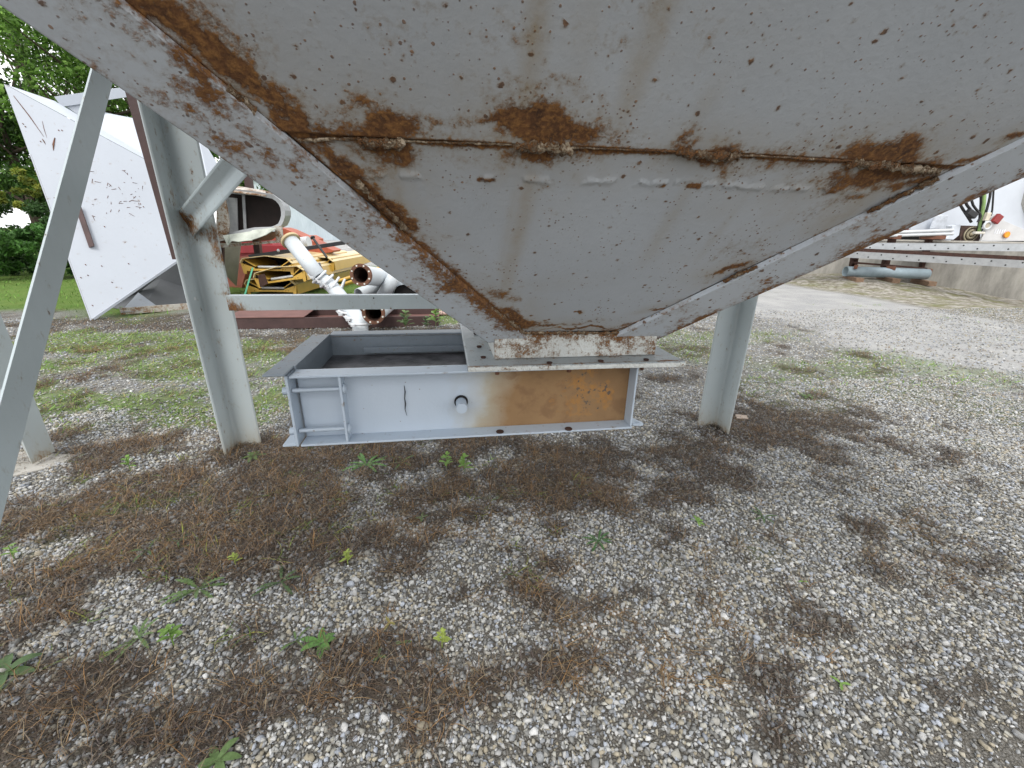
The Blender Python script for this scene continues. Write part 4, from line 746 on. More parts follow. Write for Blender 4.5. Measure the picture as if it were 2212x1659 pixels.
# ---- yellow conveyor sections
YSEC = []
def make_section():
    r = bpy.data.objects.new('conveyor_section', None); COL.objects.link(r); L_ = 3.3
    cov = [(0, .215), (.055, .296), (.475, .35), (.895, .31), (1.0, .215)]; t = .012
    pr_ = cov + [(x_ - (.012 if x_ > .5 else -.012), z_ - t) for x_, z_ in cov[::-1]]
    MB().extr(pr_, (0, -.03, 0), (1, 0, 0), (0, 0, 1), (0, L_, 0)).build('cover', YELTOP, r, .003)
    for s in (0, 1):
        f = (lambda x_: x_) if s == 0 else (lambda x_: 1 - x_)
        MB().extr([(f(.004), .02), (f(.004), .214), (f(.016), .214), (f(.016), .02)], (0, .03, 0), (1, 0, 0), (0, 0, 1), (0, L_ - .1, 0)).build('side_wall', YEL, r, .002)
        MB().extr([(f(.055), .285), (f(.27), .15), (f(.262), .138), (f(.05), .272)], (0, .01, 0), (1, 0, 0), (0, 0, 1), (0, L_ - .1, 0)).build('inner_board', YEL, r)
        MB().plate([(f(x_), 0, z_) for x_, z_ in ((0, .205), (.247, .124), (.258, .065), (.086, .06), (.08, 0), (.03, .01))], (0, .012, 0)).build('end_cheek', YEL, r, .002)
        for x_, z_ in ((.05, .17), (.17, .09)): MB().tube([(f(x_), -.002, z_), (f(x_), .003, z_)], .008, 10).build('bolt_hole', BLACKV, r)
        MB().plate([(f(x_), .05, z_) for x_, z_ in ((.01, .21), (.055, .285), (.25, .15))], (0, .01, 0)).build('recess_shade', BLACKV, r)  # black plate painted in as the shaded void above the cheek
    MB().box((.5, .012, .085), (.55, .05, .035)).build('crossbar', YEL, r, .003); MB().tube([(.30, .05, .135), (.74, .05, .135)], .024, 18).build('roller', GALV, r)
    MB().box((.5, 1.7, .06), (.9, 3.0, .01)).build('floor_pan', RUSTD, r); MB().box((.5, .9, .2), (.80, .01, .17)).build('interior_shade', BLACKV, r)  # black upright sheet stands in for the unlit inside of the section
    return r
a_y = math.radians(-7)
sec0 = make_section()
def place(o, base, tilt, yaw, label): o.matrix_world = Matrix.Translation(Vector(base)) @ Matrix.Rotation(yaw, 4, 'Z') @ Matrix.Rotation(tilt, 4, 'Y'); props(o, label, 'conveyor section', 'yellow conveyor sections stacked in the yard')
LB = ['topmost yellow conveyor section with its open end and grey roller facing the yard', 'tilted yellow conveyor section wedged in the middle of the stack', 'lowest yellow conveyor section of the stack, resting near the grass', 'yellow conveyor section at the back, only its pale cover showing past the slanted pipe']
for k, (px, py, d, tilt) in enumerate(((524, 592, 8.3, 0), (556, 624, 8.25, -9), (533, 637, 8.4, 0), (628, 592, 9.6, -4))):
    o = sec0 if k == 0 else copy_tree(sec0); o.parent = None; place(o, V(px, py, d), math.radians(tilt), a_y, LB[k])
for k, (px, py) in enumerate(((686, 598), (565, 615))):
    o = MB().plate([V(px - 9, py - 20, 8.05), V(px + 6, py - 24, 8.05), V(px + 14, py - 2, 8.05), V(px - 3, py + 6, 8.05)], HF * .012).build('splice_plate', [simple('slate_grey_plate', (.16, .17, .19), .5, .1), RUSTD][k], None, .002)
    o.location = o.location + Vector((0, 0, .06 if k == 0 else 0)); props(o, ['grey bolted splice plate on the middle yellow section', 'dark brown splice plate hanging at the lowest yellow section'][k], 'steel plate')
bb = thing('black_bar', 'long black square steel bar lying across the top yellow section', 'steel bar', V(640, 540, 8.6)); MB().bar(V(538, 555, 8.35), V(745, 524, 8.9), .075, .06, UP).build('bar', simple('black_paint', (.02, .02, .022), .35, .2), bb, .004); MB().dome(V(601, 541, 8.33), -HF, .03, .02).build('bolt_head', GALV, bb)
for k, (p0, p1, r, hook) in enumerate((((676, 514), (706, 556), .022, 0), ((681, 576), (699, 618), .016, 1), ((705, 601), (727, 638), .035, 1))):
    m_ = MB(); q0, q1 = V(*p0, 8.0), V(*p1, 7.9); m_.tube([q0, q1], r, 10)
    if hook: m_.tube([q0 + HR * -.01, q0 + UP * .04 + HR * .03, q0 + HR * .10 + UP * .02, q0 + HR * .12 - UP * .04], r * .8, 8)
    else: m_.dome(q0, nv(q0 - q1), .045, .04)
    m_.build('crank_rod', BLACK if k != 1 else BROWNP, None, label=['dark rod with a white ball end leaning on the yellow stack', 'thin brown rod with a hooked end beside the slanted pipe', 'thick black hooked rod leaning just right of the slanted pipe'][k], cat='steel rod')
for k, (p0, p1) in enumerate((((546, 578), (528, 640)), ((703, 590), (718, 640)))):
    MB().bar(V(*p0, 8.0), V(*p1, 7.95), .03, .004, HR).build('strap', GREENS, None, label=['green packing strap hanging down the left of the yellow stack', 'pale green packing strap beside the black hooked rod'][k], cat='strap')

# ---- maroon steel beams on the ground
bm_l, bm_r = onz(490, 712), onz(948, 705)
bm_ = thing('steel_beam', 'long maroon primed wide-flange beam lying flat along the edge of the grass', 'steel beam', (*((bm_l + bm_r) / 2)[:2], 0)); dx_ = nv(bm_r - bm_l); dy_ = nv(np.cross(UP, dx_)); Lb = np.linalg.norm(bm_r - bm_l)
hB, wB = .15, .62; o_ = np.array([bm_l[0], bm_l[1], 0.])
MB().extr([(0, 0), (.02, 0), (.02, hB), (0, hB)], o_, dy_, UP, dx_ * Lb, 4).build('front_flange', BROWNP, bm_, .003)
MB().extr([(wB, 0), (wB + .02, 0), (wB + .02, hB + .02), (wB, hB + .02)], o_, dy_, UP, dx_ * Lb, 4).build('rear_flange', BROWNP, bm_, .003)
MB().extr([(.021, .05), (wB - .001, .05), (wB - .001, .065), (.021, .065)], o_, dy_, UP, dx_ * Lb, 4).build('web', MAROON, bm_)
MB().extr([(-.01, hB + .001), (wB + .02, hB + .021), (wB + .02, hB + .033), (-.01, hB + .013)], o_, dy_, UP, dx_ * 1.0, 2).build('end_cover_plate', MAROON, bm_, .003)
o2 = o_ + dy_ * .95; b2 = thing('steel_beam', 'second dark beam behind the maroon one, on small grey blocks', 'steel beam', o2)
MB().extr([(0, .12), (.3, .12), (.3, .3), (0, .3)], o2, dy_, UP, dx_ * Lb, 2).build('beam_body', BROWNP, b2, .003)
for k in range(4): MB().box(o2 + dx_ * (.7 + k * .95) + dy_ * .1 + UP * .06, (.09, .12, .119), dx_, dy_).build('block', CONC, b2)

# ---- white pipes, flanges, clamps
sp_ = thing('slanted_pipe', 'white steel pipe leaning up to the left with an open flared end', 'pipe', onz(700, 690)); q0, q1 = V(628, 520, 6.9), V(693, 602, 6.5)
MB().pipe(q0, q1, .112, .10).build('tube', WPIPE, sp_); MB().pipe(q0 - nv(q1 - q0) * .02, q0 + nv(q1 - q0) * .02, .145, .10).build('end_flange', simple('tan_flange', (.45, .36, .2), .6, .2), sp_, .004)
def clamp(q, ax, R, label):
    t = thing('pipe_clamp', label, 'pipe clamp', q, 'white ring clamps around the pipe joints'); m_ = MB(); m_.torus(q, ax, R, .018, 30, 7); m_.build('ring', PLASTIC, t)
    s = nv(np.cross(ax, HF)) ; m2 = MB(); m2.box(q - HF * R + s * 0 + nv((-.8, -.3, .1)) * .05, (.05, .03, .03), HR, UP).tube([q - HF * R - HR * .07, q - HF * R - HR * .11 + UP * .05], .008, 6); m2.build('latch', PLASTIC, t); return t
CL = [((690, 598), 6.45, (.5, .1, -.6), .125, 'white ring clamp at the lower end of the slanted pipe'), ((706, 607), 6.4, (.5, .1, -.55), .125, 'white ring clamp below the slanted pipe end, above the crossbar'), ((722, 616), 6.35, (.7, .1, -.5), .13, 'loose white ring clamp left of the upper rusty flange'), ((738, 622), 6.4, (.85, .1, -.4), .13, 'loose white ring clamp touching the upper rusty flange'),
      ((752, 676), 5.75, (.2, .1, .9), .125, 'white ring clamp above the elbow, just under the crossbar'), ((768, 687), 5.55, (.15, .1, .95), .125, 'white ring clamp around the middle of the elbow'), ((779, 699), 5.4, (0, .1, 1), .13, 'lowest white ring clamp, round the foot of the elbow')]
for (px, py), d, ax, R, lb in CL: clamp(V(px, py, d), ax, R, lb)
el_ = thing('pipe_elbow', 'white pipe elbow standing between the two maroon beams and the rusty flange', 'pipe elbow', onz(780, 706)); path = [V(700, 606, 6.45), V(716, 618, 6.4), V(735, 640, 6.2), V(755, 668, 5.85), V(770, 685, 5.6), V(778, 700, 5.42), V(779, 722, 5.4)]
MB().tube(path, [.10, .10, .10, .10, .10, .10, .10], 20).build('tube', WPIPE, el_)
def fpipe(px, py, d, R, ri, tail, dt, label, rot=0, mtl=None):
    q = V(px, py, d); e = V(*tail, dt); ax = nv(e - q); t = thing('flanged_pipe', label, 'pipe', q, None)
    MB().pipe(q + ax * .015, e, ri + .03, ri + .005).build('tube', mtl or WPIPE, t); fm = MB(); fm.pipe(q - ax * .02, q + ax * .02, R, ri); fo = fm.build('flange', RUST, t)
    a = nv(np.cross(ax, UP)); b = np.cross(ax, a); ph = bpy.data.materials.get('pale_hole') or simple('pale_hole', (.6, .6, .55), .6)
    for k in range(8): an = 2 * math.pi * (k + .5) / 8; c = q + (a * math.cos(an) + b * math.sin(an)) * (R + ri) / 2; MB().tube([c - ax * .026, c - ax * .018], .012, 10).build('bolt_hole', ph, fo); MB().pipe(q + ax * .02, e - ax * .05, ri + .003, ri - .01).build('bore', RUSTD, t)
    MB().pipe(e - ax * .3, e - ax * .29, ri - .012, .001).build('bore_end', BLACKV, t); return t
fpipe(780, 594, 6.3, .16, .112, (850, 602), 7.8, 'white pipe with a rusty round flange, upper of the two facing the yard')
fpipe(807, 676, 5.3, .142, .10, (838, 655), 6.6, 'white pipe with an orange rusty flange, lower one in front of the beam')
wp = thing('plain_pipe', 'thin white pipe leaning between the upper flanged pipe and the wide pipe', 'pipe', onz(840, 690)); MB().pipe(V(826, 640, 6.9), V(857, 590, 6.9), .10, .09).build('tube', WPIPE, wp)
w2 = thing('wide_pipe', 'wide white pipe with a black open mouth partly hidden by the crossbar', 'pipe', onz(876, 680)); c0 = V(876, 640, 7.0); MB().tube([c0, c0 + HF * .12 + UP * .03, c0 + HF * .5 + UP * .06, c0 + HF * .9 + UP * .06], [.20, .30, .34, .34], 32, False).build('tube', WPIPE, w2); MB().pipe(c0 + HF * .01, c0 + HF * .02, .196, .001).build('mouth', BLACKV, w2)
MB().plate([V(857, 588, 7.6), V(900, 600, 7.6), V(915, 640, 7.6), V(855, 640, 7.6)], HF * .02).build('rusty_sheet', RUST, None, label='brown rusty steel sheet standing behind the wide white pipe', cat='steel sheet')
w3 = thing('plain_pipe', 'short white pipe lying low behind the upper flanged pipe', 'pipe', onz(820, 660)); MB().pipe(V(775, 636, 7.0), V(835, 612, 7.6), .10, .09).build('tube', WPIPE, w3)
for k, (a0, a1) in enumerate((((730, 607), (850, 569)), ((740, 614), (852, 577)), ((720, 622), (856, 583)))):
    MB().tube([V(*a0, 9.0), V(*a1, 9.6)], .03, 12).build('yellow_pipe', YEL, None, label=['uppermost thin yellow pipe of the bundle behind the flanged pipe', 'middle thin yellow pipe of the bundle behind the flanged pipe', 'lowest thin yellow pipe of the bundle behind the flanged pipe'][k], cat='pipe', group='yellow pipes in a bundle')
pl = thing('slatted_board', 'small pinkish slatted board lying in the grass past the end of the beam', 'board', onz(968, 684)); c0 = onz(968, 680)
for k in range(6): MB().box(c0 + (-.22 + k * .09, .1, .04), (.08, .45, .02)).build('slat', simple('pink_board', (.45, .30, .26), .8, .15), pl)
MB().box(c0 + (0, -.08, .016), (.5, .04, .028)).build('batten', WOOD, pl)

# ================================================================== FAR LEFT: trees, sheds
def leaves(centers, radii, n, size, pal, lo=.7, hi=1.2, flat=.7):
    k = rng.integers(0, len(centers), n); c = np.array(centers)[k]; r = np.array(radii)[k]; d = rng.normal(size=(n, 3)); d /= np.linalg.norm(d, axis=1)[:, None]; P = c + d * (r * rng.random(n) ** .4)[:, None] * np.array([1, 1, flat])
    a = rng.normal(size=(n, 3)) + d * .6 + np.array([0, 0, .5]); a /= np.linalg.norm(a, axis=1)[:, None]; b = np.cross(a, rng.normal(size=(n, 3))); b /= np.linalg.norm(b, axis=1)[:, None]; c2 = np.cross(a, b); s = size * rng.uniform(.6, 1.3, n)[:, None]
    Vv = np.stack([P - b * s, P + c2 * s * .45 - b * s * .1, P + b * s, P - c2 * s * .45 - b * s * .1], 1).reshape(-1, 3); q = np.arange(n * 4).reshape(n, 4)
    clump = np.array([rng.uniform(.75, 1.2) for _ in centers])[k][:, None]; col = pick(pal, n, lo, hi) * clump; return Vv, q, np.repeat(col, 4, 0)
TG = [(.11, .22, .035), (.15, .30, .05), (.07, .15, .025), (.22, .38, .08)]
def tree(name, label, cen, R, H, nclump, nleaf, size, pal, trunk=True, hole=.0, group=None, dens=.9):
    cen = np.array(cen, float); t = thing(name, label, 'tree' if trunk else 'shrub', (cen[0], cen[1], 0), group); cs_ = []; rs = []
    for k in range(nclump):
        d = rng.normal(size=3); d /= np.linalg.norm(d); q = cen + d * rng.random() ** .45 * np.array([R, R, H]); q[2] = max(q[2], .15); cs_.append(q); rs.append(rng.uniform(.16, .32) * min(R, H) * dens)
    P, q, c = leaves(cs_, rs, nleaf, size, pal); link('crown', npmesh('crown', P, quads=q, cols=c), LEAF, t)
    if trunk:
        m_ = MB(); base = np.array([cen[0], cen[1], 0]); top = cen + (0, 0, H * .6); m_.tube([base, base * .5 + top * .5 + (.15, 0, 0), top], [.16, .1, .03], 9)
        for k in rng.choice(nclump, min(16, nclump), False):
            s = base + (top - base) * rng.uniform(.3, .85); e = cs_[k]; m_.tube([s, (s + e) / 2 + rng.normal(0, .15, 3), e], [.05, .03, .01], 6)
        m_.build('trunk', BARK, t)
    return t
tree('tree', 'tall leafy tree behind the tip of the white bin, foliage thick and mid green', V(200, 150, 14), 2.9, 2.5, 70, 16000, .07, TG)
tree('tree', 'thin tall tree at the top left corner with sky showing between its dark leaves', V(20, 60, 15), 3.4, 2.8, 34, 5200, .075, [(.03, .055, .018), (.05, .09, .025), (.09, .15, .03)], dens=.8)
tree('tree', 'dense dark green tree at the left edge, level with the bin', V(20, 330, 13.5), 2.4, 2.0, 70, 15000, .075, [(.05, .11, .02), (.07, .16, .03), (.035, .08, .016), (.10, .2, .03)])
tree('tree', 'green tree showing in the gap behind the rear brace and the bin rim', V(330, 250, 15), 2.4, 1.8, 50, 9000, .075, TG)
tree('tree', 'small leafy tree behind the top of the torn casing', V(510, 370, 20), 2.0, 1.6, 36, 6000, .09, TG)
tree('tree', 'distant tree line tree behind the bin, low and dark', V(250, 420, 18), 4.0, 1.8, 50, 9000, .09, [(.04, .09, .02), (.06, .13, .03)])
tree('shrub', 'broad-leaved green shrub at the foot of the left trees', V(40, 520, 10.6), 1.1, .85, 40, 7000, .055, [(.07, .17, .035), (.10, .24, .05), (.05, .12, .03)], trunk=False)
tree('shrub', 'leafy shrub just left of the white bin, low by the lawn', V(125, 540, 10.8), .75, .8, 26, 5200, .055, [(.06, .15, .035), (.09, .21, .05)], trunk=False)
tree('shrub', 'yellowish green shrub between the dark trees and the bin edge', V(60, 410, 11.4), .7, .5, 14, 2200, .06, [(.24, .26, .04), (.16, .22, .04)], trunk=False)
tree('shrub', 'dark undergrowth bush filling the bottom left behind the leg', V(-60, 500, 11.5), 1.6, 1.3, 40, 8000, .065, [(.03, .07, .02), (.05, .11, .025)], trunk=False)
tree('shrub', 'tall weedy bush pressed against the far side of the bin', V(190, 480, 11.6), 1.2, 1.3, 34, 5200, .06, [(.05, .11, .03), (.035, .08, .02)], trunk=False)

def shed(name, label, a0, a1, h, dep, roofh):
    a0 = np.array(a0, float); a1 = np.array(a1, float); dx = nv(a1 - a0); dyy = np.array([-dx[1], dx[0], 0]); t = thing(name, label, 'metal shed', (a0 + a1) / 2)
    MB().plate([a0, a1, a1 + UP * h, a0 + UP * h], dyy * .2).build('wall', SHED, t); MB().plate([a0 + dyy * .2, a0 + dyy * dep, a0 + dyy * dep + UP * h, a0 + dyy * .2 + UP * h], dx * .2).build('end_wall', SHED, t)
    MB().plate([a0 + UP * h - dyy * .4 - dx * .4, a1 + UP * h - dyy * .4, a1 + UP * (h + roofh) + dyy * dep / 2, a0 + UP * (h + roofh) + dyy * dep / 2 - dx * .4], UP * .15).build('roof', simple('pale_roof_' + name, (.52, .58, .62), .4, .08, 1), t); return t
hb1 = V(548, 505, 62); hb2 = V(900, 510, 44); hb1[2] = 0; hb2[2] = 0; hh1 = V(556, 391, 62)[2]
shed('storage_shed', 'long pale blue-grey corrugated metal shed far behind the yard', hb1, hb2, hh1, 24, 3.)

# ================================================================== RIGHT: dock wall, racks, truck
wl = thing('dock_wall', 'stained concrete dock wall behind the steel racks on the right', 'concrete wall', (13.6, 12, 0)); wA = V(2290, 668, 10.9); wA[2] = 0; wB_ = V(1740, 584, 15.6); wB_[2] = 0; print('wall', wA, wB_)
dW = nv(wA - wB_); nW = nv(np.cross(dW, UP)); nW = nW if nW[0] > 0 else -nW; wallh = 1.22; wA2 = wA + dW * 6; wB2 = wB_ - dW * 10
MB().plate([wA2 - UP * .8, wB2 - UP * .8, wB2 + UP * wallh, wA2 + UP * wallh], nW * .3).build('wall_face', CONC, wl, .02); MB().plate([wA2 + UP * wallh + nW * .301, wB2 + UP * wallh + nW * .301, wB2 + UP * wallh + nW * 9, wA2 + UP * wallh + nW * 9], -UP * .2).build('dock_floor', CONC, wl)
MB().plate([wA2 + UP * (wallh + .003) - nW * .02, wB2 + UP * (wallh + .003) - nW * .02, wB2 + UP * (wallh + .003) + nW * .2, wA2 + UP * (wallh + .003) + nW * .2], UP * .05).build('coping', simple('pale_coping', (.42, .40, .36), .85, .2, 5, .2), wl, .01)
# racks
RX0, RX1 = V(1832, 596, 13.3), V(2000, 604, 13.1)
rk = thing('steel_rack', 'rusty brown steel stacking rack holding long perforated channels', 'rack', (RX0[0], RX0[1], 0)); dR = nv((RX1 - RX0) * [1, 1, 0]); nR_ = nv(np.cross(UP, dR)); nR_ = nR_ if nR_ @ HF > 0 else -nR_
for (x0, y0_), (x1_, y1_) in (((1846, 556), (1838, 596)), ((1929, 510), (1905, 597)), ((2010, 510), (1987, 603))):
    MB().bar(V(x0, y0_, 13.2), V(x1_, y1_, 13.2), .17, .12, HR).build('post', RUSTD, rk, .005)
for px, py, w_ in ((1925, 508, 40), (2010, 509, 60), (1912, 547, 26), (1995, 548, 46), (1845, 572, 10), (1920, 575, 24), (1995, 580, 30)):
    c = V(px + 4, py + 4, 12.9); MB().box(c, (w_ * .009, .5, .10), nv(HR - HF * .55), nv(HF + HR * .8)).build('crossbar', simple('rust_bar', (.15, .065, .04), .85, .3) if 'rust_bar' not in bpy.data.materials else bpy.data.materials['rust_bar'], rk, .005)
for (a0, a1) in (((1850, 507), (2040, 510)), ((1790, 548), (2000, 562)), ((1842, 567), (2000, 580))): MB().bar(V(*a0, 13.1), V(*a1, 12.8), .05, .11, UP).build('rail', RUSTD, rk, .003)
def perf(name, p0, d0_, p1, d1_, h, label, flip=0):
    a = V(*p0, d0_); b = V(*p1, d1_); t = thing(name, label, 'steel channel', (a + b) / 2, 'long perforated steel channels on the rack'); dx = nv(b - a); dep = nv(np.cross(UP, dx)); dep = dep if dep @ HF > 0 else -dep; upv = nv(np.cross(dx, dep)); upv = upv if upv[2] > 0 else -upv
    MB().plate([a, b, b + upv * h, a + upv * h], dep * .01).build('web', GALV if flip else GALVD, t); MB().plate([a + upv * (h + .001), b + upv * (h + .001), b + upv * (h + .001) + dep * .25, a + upv * (h + .001) + dep * .25], upv * .01).build('top_flange', GALVD, t)
    L_ = np.linalg.norm(b - a); k = 0; s = .2
    while s < L_: c = a + dx * s + upv * h * (.28 if k % 2 else .75) - dep * .002; MB().tube([c, c + dep * .004], .018, 8).build('bolt_hole', BLACKV, t); s += .26; k += 1
    if not flip: MB().plate([a + upv * (h + .012) + dep * .12, b + upv * (h + .012) + dep * .12, b + upv * (h + .10) + dep * .12, a + upv * (h + .10) + dep * .12], dep * .01).build('rear_flange', RUSTD, t)  # shadow above the lower channel put into this strip's dark colour
perf('perforated_channel', (1740, 537), 13.3, (2290, 544), 10.2, .165, 'bright galvanised perforated channel, upper of two on the rack', 1)
perf('perforated_channel', (1690, 548), 13.2, (2290, 584), 10.0, .16, 'dull galvanised perforated channel, lower of two on the rack')
MB().pipe(V(1826, 586, 12.9), V(2003, 592, 12.7), .145, .13).build('grey_pipe', STEELG, None, label='short blue-grey pipe lying on timbers beneath the rack', cat='pipe')
for k, (px, py) in enumerate(((1838, 602), (1914, 603), (1990, 609))):
    c = V(px + 4, py + 1, 12.7); MB().box(c, (.19, .85, .13), nv(HR - HF * .25), nv(HF + HR * .25)).build('timber', WOOD, None, .006, label=['short brown timber under the left end of the blue-grey pipe', 'short brown timber under the middle of the blue-grey pipe', 'short grey-brown timber under the right end of the blue-grey pipe'][k], cat='timber', group='timbers under the pipe')
for k, (a0, a1) in enumerate((((1830, 506), (2058, 497)), ((1830, 512), (2058, 505)))):
    MB().tube([V(*(a0), 12.7), V(*a1, 12.7)], .042, 12).build('white_rail', PLASTIC, None, label=['upper white tube lying along the top of the rack', 'lower white tube lying along the top of the rack'][k], cat='tube', group='white tubes on the rack')
fr = thing('brown_frame', 'rusty brown square steel frame standing on the rack before the dark opening', 'steel frame', V(1940, 505, 13.2)); MB().bar(V(1850, 480, 13.2), V(1968, 474, 13.2), .13, .08, UP).build('top_bar', MAROON, fr, .004); MB().bar(V(1963, 476, 13.2), V(1952, 508, 13.2), .12, .08, HR).build('upright', MAROON, fr, .004)
pb = MB(); pb.tube([V(1937, 507, 13.9), V(1937, 479, 13.9)], [.14, .16], 16); pb.build('white_bucket', PLASTIC, None, label='dull white bucket inside the brown square frame', cat='bucket')
sh2 = thing('dark_shed', 'dark open shed bay behind the truck on the dock', 'shed', V(1900, 500, 17)); MB().plate([V(1500, 560, 17), V(2300, 560, 17), V(2300, 0, 17), V(1500, 0, 17)], HF * .3).build('bay_darkness', BLACKV, sh2)  # black sheet stands in for the shade inside the open bay
# truck
tk = thing('tank_truck', 'white tank truck rear with hoses, red lamp and amber lamp, parked on the dock', 'truck', V(2100, 528, 13.4)); D0 = 13.4
MB().plate([V(1964, 505, D0 + .9), V(1986, 440, D0 + .9), V(2010, 330, D0 + .9), V(2330, 330, D0 + .9), V(2330, 520, D0 + .9), V(2060, 522, D0 + .9)], HF * .3).build('body_panel', simple('truck_white', (.56, .60, .66), .35, .05, 2, .03), tk, .01)
TW = bpy.data.materials['truck_white']
ta = V(2230, 400, D0 + 1.9); tn = MB(); cc = V(2330, 395, D0 + 1.4); tn.tube([cc - HR * 2.3, cc - HR * 2.1, cc - HR * 1.6, cc + HR * 3], [.02, .85, 1.4, 1.5], 40); tn.build('tank', GREYT, tk)
MB().torus(cc - HR * .2, HR, 1.502, .02, 40, 6).build('tank_band', TW, tk)
MB().plate([V(2108, 545, D0 - .3), V(2141, 470, D0 - .3), V(2152, 462, D0 - .3), V(2172, 478, D0 - .3), V(2230, 503, D0 - .3), V(2300, 512, D0 - .3), V(2300, 521, D0 - .3), V(2120, 520, D0 - .3)], HF * .06).build('rear_fender', simple('fender_white', (.52, .52, .52), .4, .1, 3, .1), tk, .01)
MB().plate([V(2120, 521, D0 - .2), V(2320, 524, D0 - .2), V(2320, 536, D0 - .2), V(2112, 532, D0 - .2)], HF * .4).build('step_grating', simple('step_tread', (.13, .12, .10), .8, .3, 12, .6), tk)
MB().plate([V(2110, 534, D0 - .15), V(2320, 537, D0 - .15), V(2320, 545, D0 - .15), V(2110, 540, D0 - .15)], HF * .4).build('under_frame', RUSTD, tk)
la = MB(); c = V(2175, 507, D0 - .34); la.tube([c + HF * .03, c - HF * .02], .075, 20); la.build('amber_lamp', AMB, tk, .008); MB().torus(c, HF, .08, .014, 20, 6).build('lamp_rim', simple('lamp_rim', (.5, .2, .05), .4), tk)
c = V(2154, 473, D0 - .4); MB().box(c, (.19, .10, .24), nv(HR + UP * -.5), HF).build('red_lamp', REDL, tk, .02)
c = V(2133, 487, D0 - .36); MB().torus(c, HF, .10, .03, 22, 7).build('filler_ring', PLASTIC, tk); MB().tube([c, c + HF * .05], .08, 16).build('filler_cap', simple('cap_tan', (.4, .36, .28), .6), tk)
MB().box(V(2132, 468, D0 - .3), (.12, .1, .22), HR, HF).build('bracket', simple('cream_paint', (.6, .56, .45), .5), tk, .015)
m_ = MB()     # faint stencilled marks on the fender
for k, px in enumerate((2150, 2155, 2160, 2165, 2170)): m_.box(V(px, 500, D0 - .305), (.028, .004, .12), HR, HF)
m_.build('stencil_marks', simple('faint_white', (.72, .74, .78), .5), tk)
MB().plate([V(2076, 487, D0), V(2118, 488, D0), V(2118, 522, D0), V(2074, 520, D0)], HF * .3).build('pump_box', simple('pump_dark', (.09, .055, .045), .8, .4, 10, .4), tk, .01)
c = V(2098, 506, D0 - .05); pm = MB(); pm.torus(c, HF, .11, .035, 20, 7).torus(c, HF, .2, .02, 20, 6).dome(c, -HF, .06, .06); pm.build('pump_wheel', simple('pump_tan', (.33, .29, .2), .7, .3), tk)
MB().plate([V(2057, 488, D0 - .1), V(2076, 484, D0 - .1), V(2072, 508, D0 - .1), V(2060, 518, D0 - .1), V(2040, 516, D0 - .1), V(2056, 505, D0 - .1)], HF * .2).build('side_locker', TW, tk, .01)
MB().box(V(2028, 480, D0 + .7), (.42, .05, .42), HR, HF).build('access_hatch', simple('hatch', (.60, .64, .70), .4), tk, .02)
for k, (pts, r, mt) in enumerate((([(2060, 380), (2072, 440), (2095, 475), (2098, 480)], .035, BLACK), ([(2078, 380), (2085, 440), (2105, 462), (2105, 470)], .035, BLACK), ([(2095, 360), (2098, 440), (2120, 465), (2112, 480)], .03, BLACK), ([(2115, 350), (2121, 430), (2116, 485), (2112, 500)], .04, BLACK),
                                   ([(2124, 350), (2127, 430), (2119, 480), (2114, 505)], .042, GREENH), ([(2140, 350), (2140, 420), (2122, 490)], .03, BLACK), ([(2149, 340), (2147, 400), (2143, 465), (2120, 500)], .022, BLACK))):
    P = [V(*q, D0 - .15 - .05 * (k % 3)) for q in pts]; path = []
    for s in np.linspace(0, 1, 14):
        kk = s * (len(P) - 1); i0 = min(int(kk), len(P) - 2); f = kk - i0; path.append(P[i0] * (1 - f) + P[i0 + 1] * f)
    path = [path[0]] + [(path[q - 1] + 2 * path[q] + path[q + 1]) / 4 for q in range(1, 13)] + [path[-1]]; MB().tube(path, r, 10).build('hose', mt, tk)
MB().box(V(2098, 462, D0 - .3), (.30, .14, .16), nv(HR - UP * .5), HF).build('valve_block', BLACK, tk, .02); MB().box(V(2114, 503, D0 - .3), (.3, .1, .07), HR, HF).build('coupling', simple('cream_cpl', (.6, .57, .5), .5), tk, .02)

# ---- small green plants in the gravel
def lobed(base, az, L_, W_, lift, droop, lobes, fold=.25):
    n = 14; vs = []; d = np.array([math.cos(az), math.sin(az), 0]); s_ = np.array([-math.sin(az), math.cos(az), 0])
    for k in range(n + 1):
        t = k / n; c = base + d * L_ * t * math.cos(lift) + UP * (L_ * (math.sin(lift) * t - droop * t * t)); c[2] = max(c[2], base[2] + .003)
        w_ = W_ * (math.sin(math.pi * min(1, t * .93 + .05)) ** .7) * (1 if not lobes else (.35 + .65 * (k % 2))) * (.35 + .65 * t if lobes else 1) ; off = d * (-.3 * w_ if lobes and k % 2 else 0)
        vs += [c + s_ * w_ + UP * w_ * fold + off, c, c - s_ * w_ + UP * w_ * fold + off]
    fs = []
    for k in range(n): b = 3 * k; fs += [(b, b + 1, b + 4, b + 3), (b + 1, b + 2, b + 5, b + 4)]
    return vs, fs
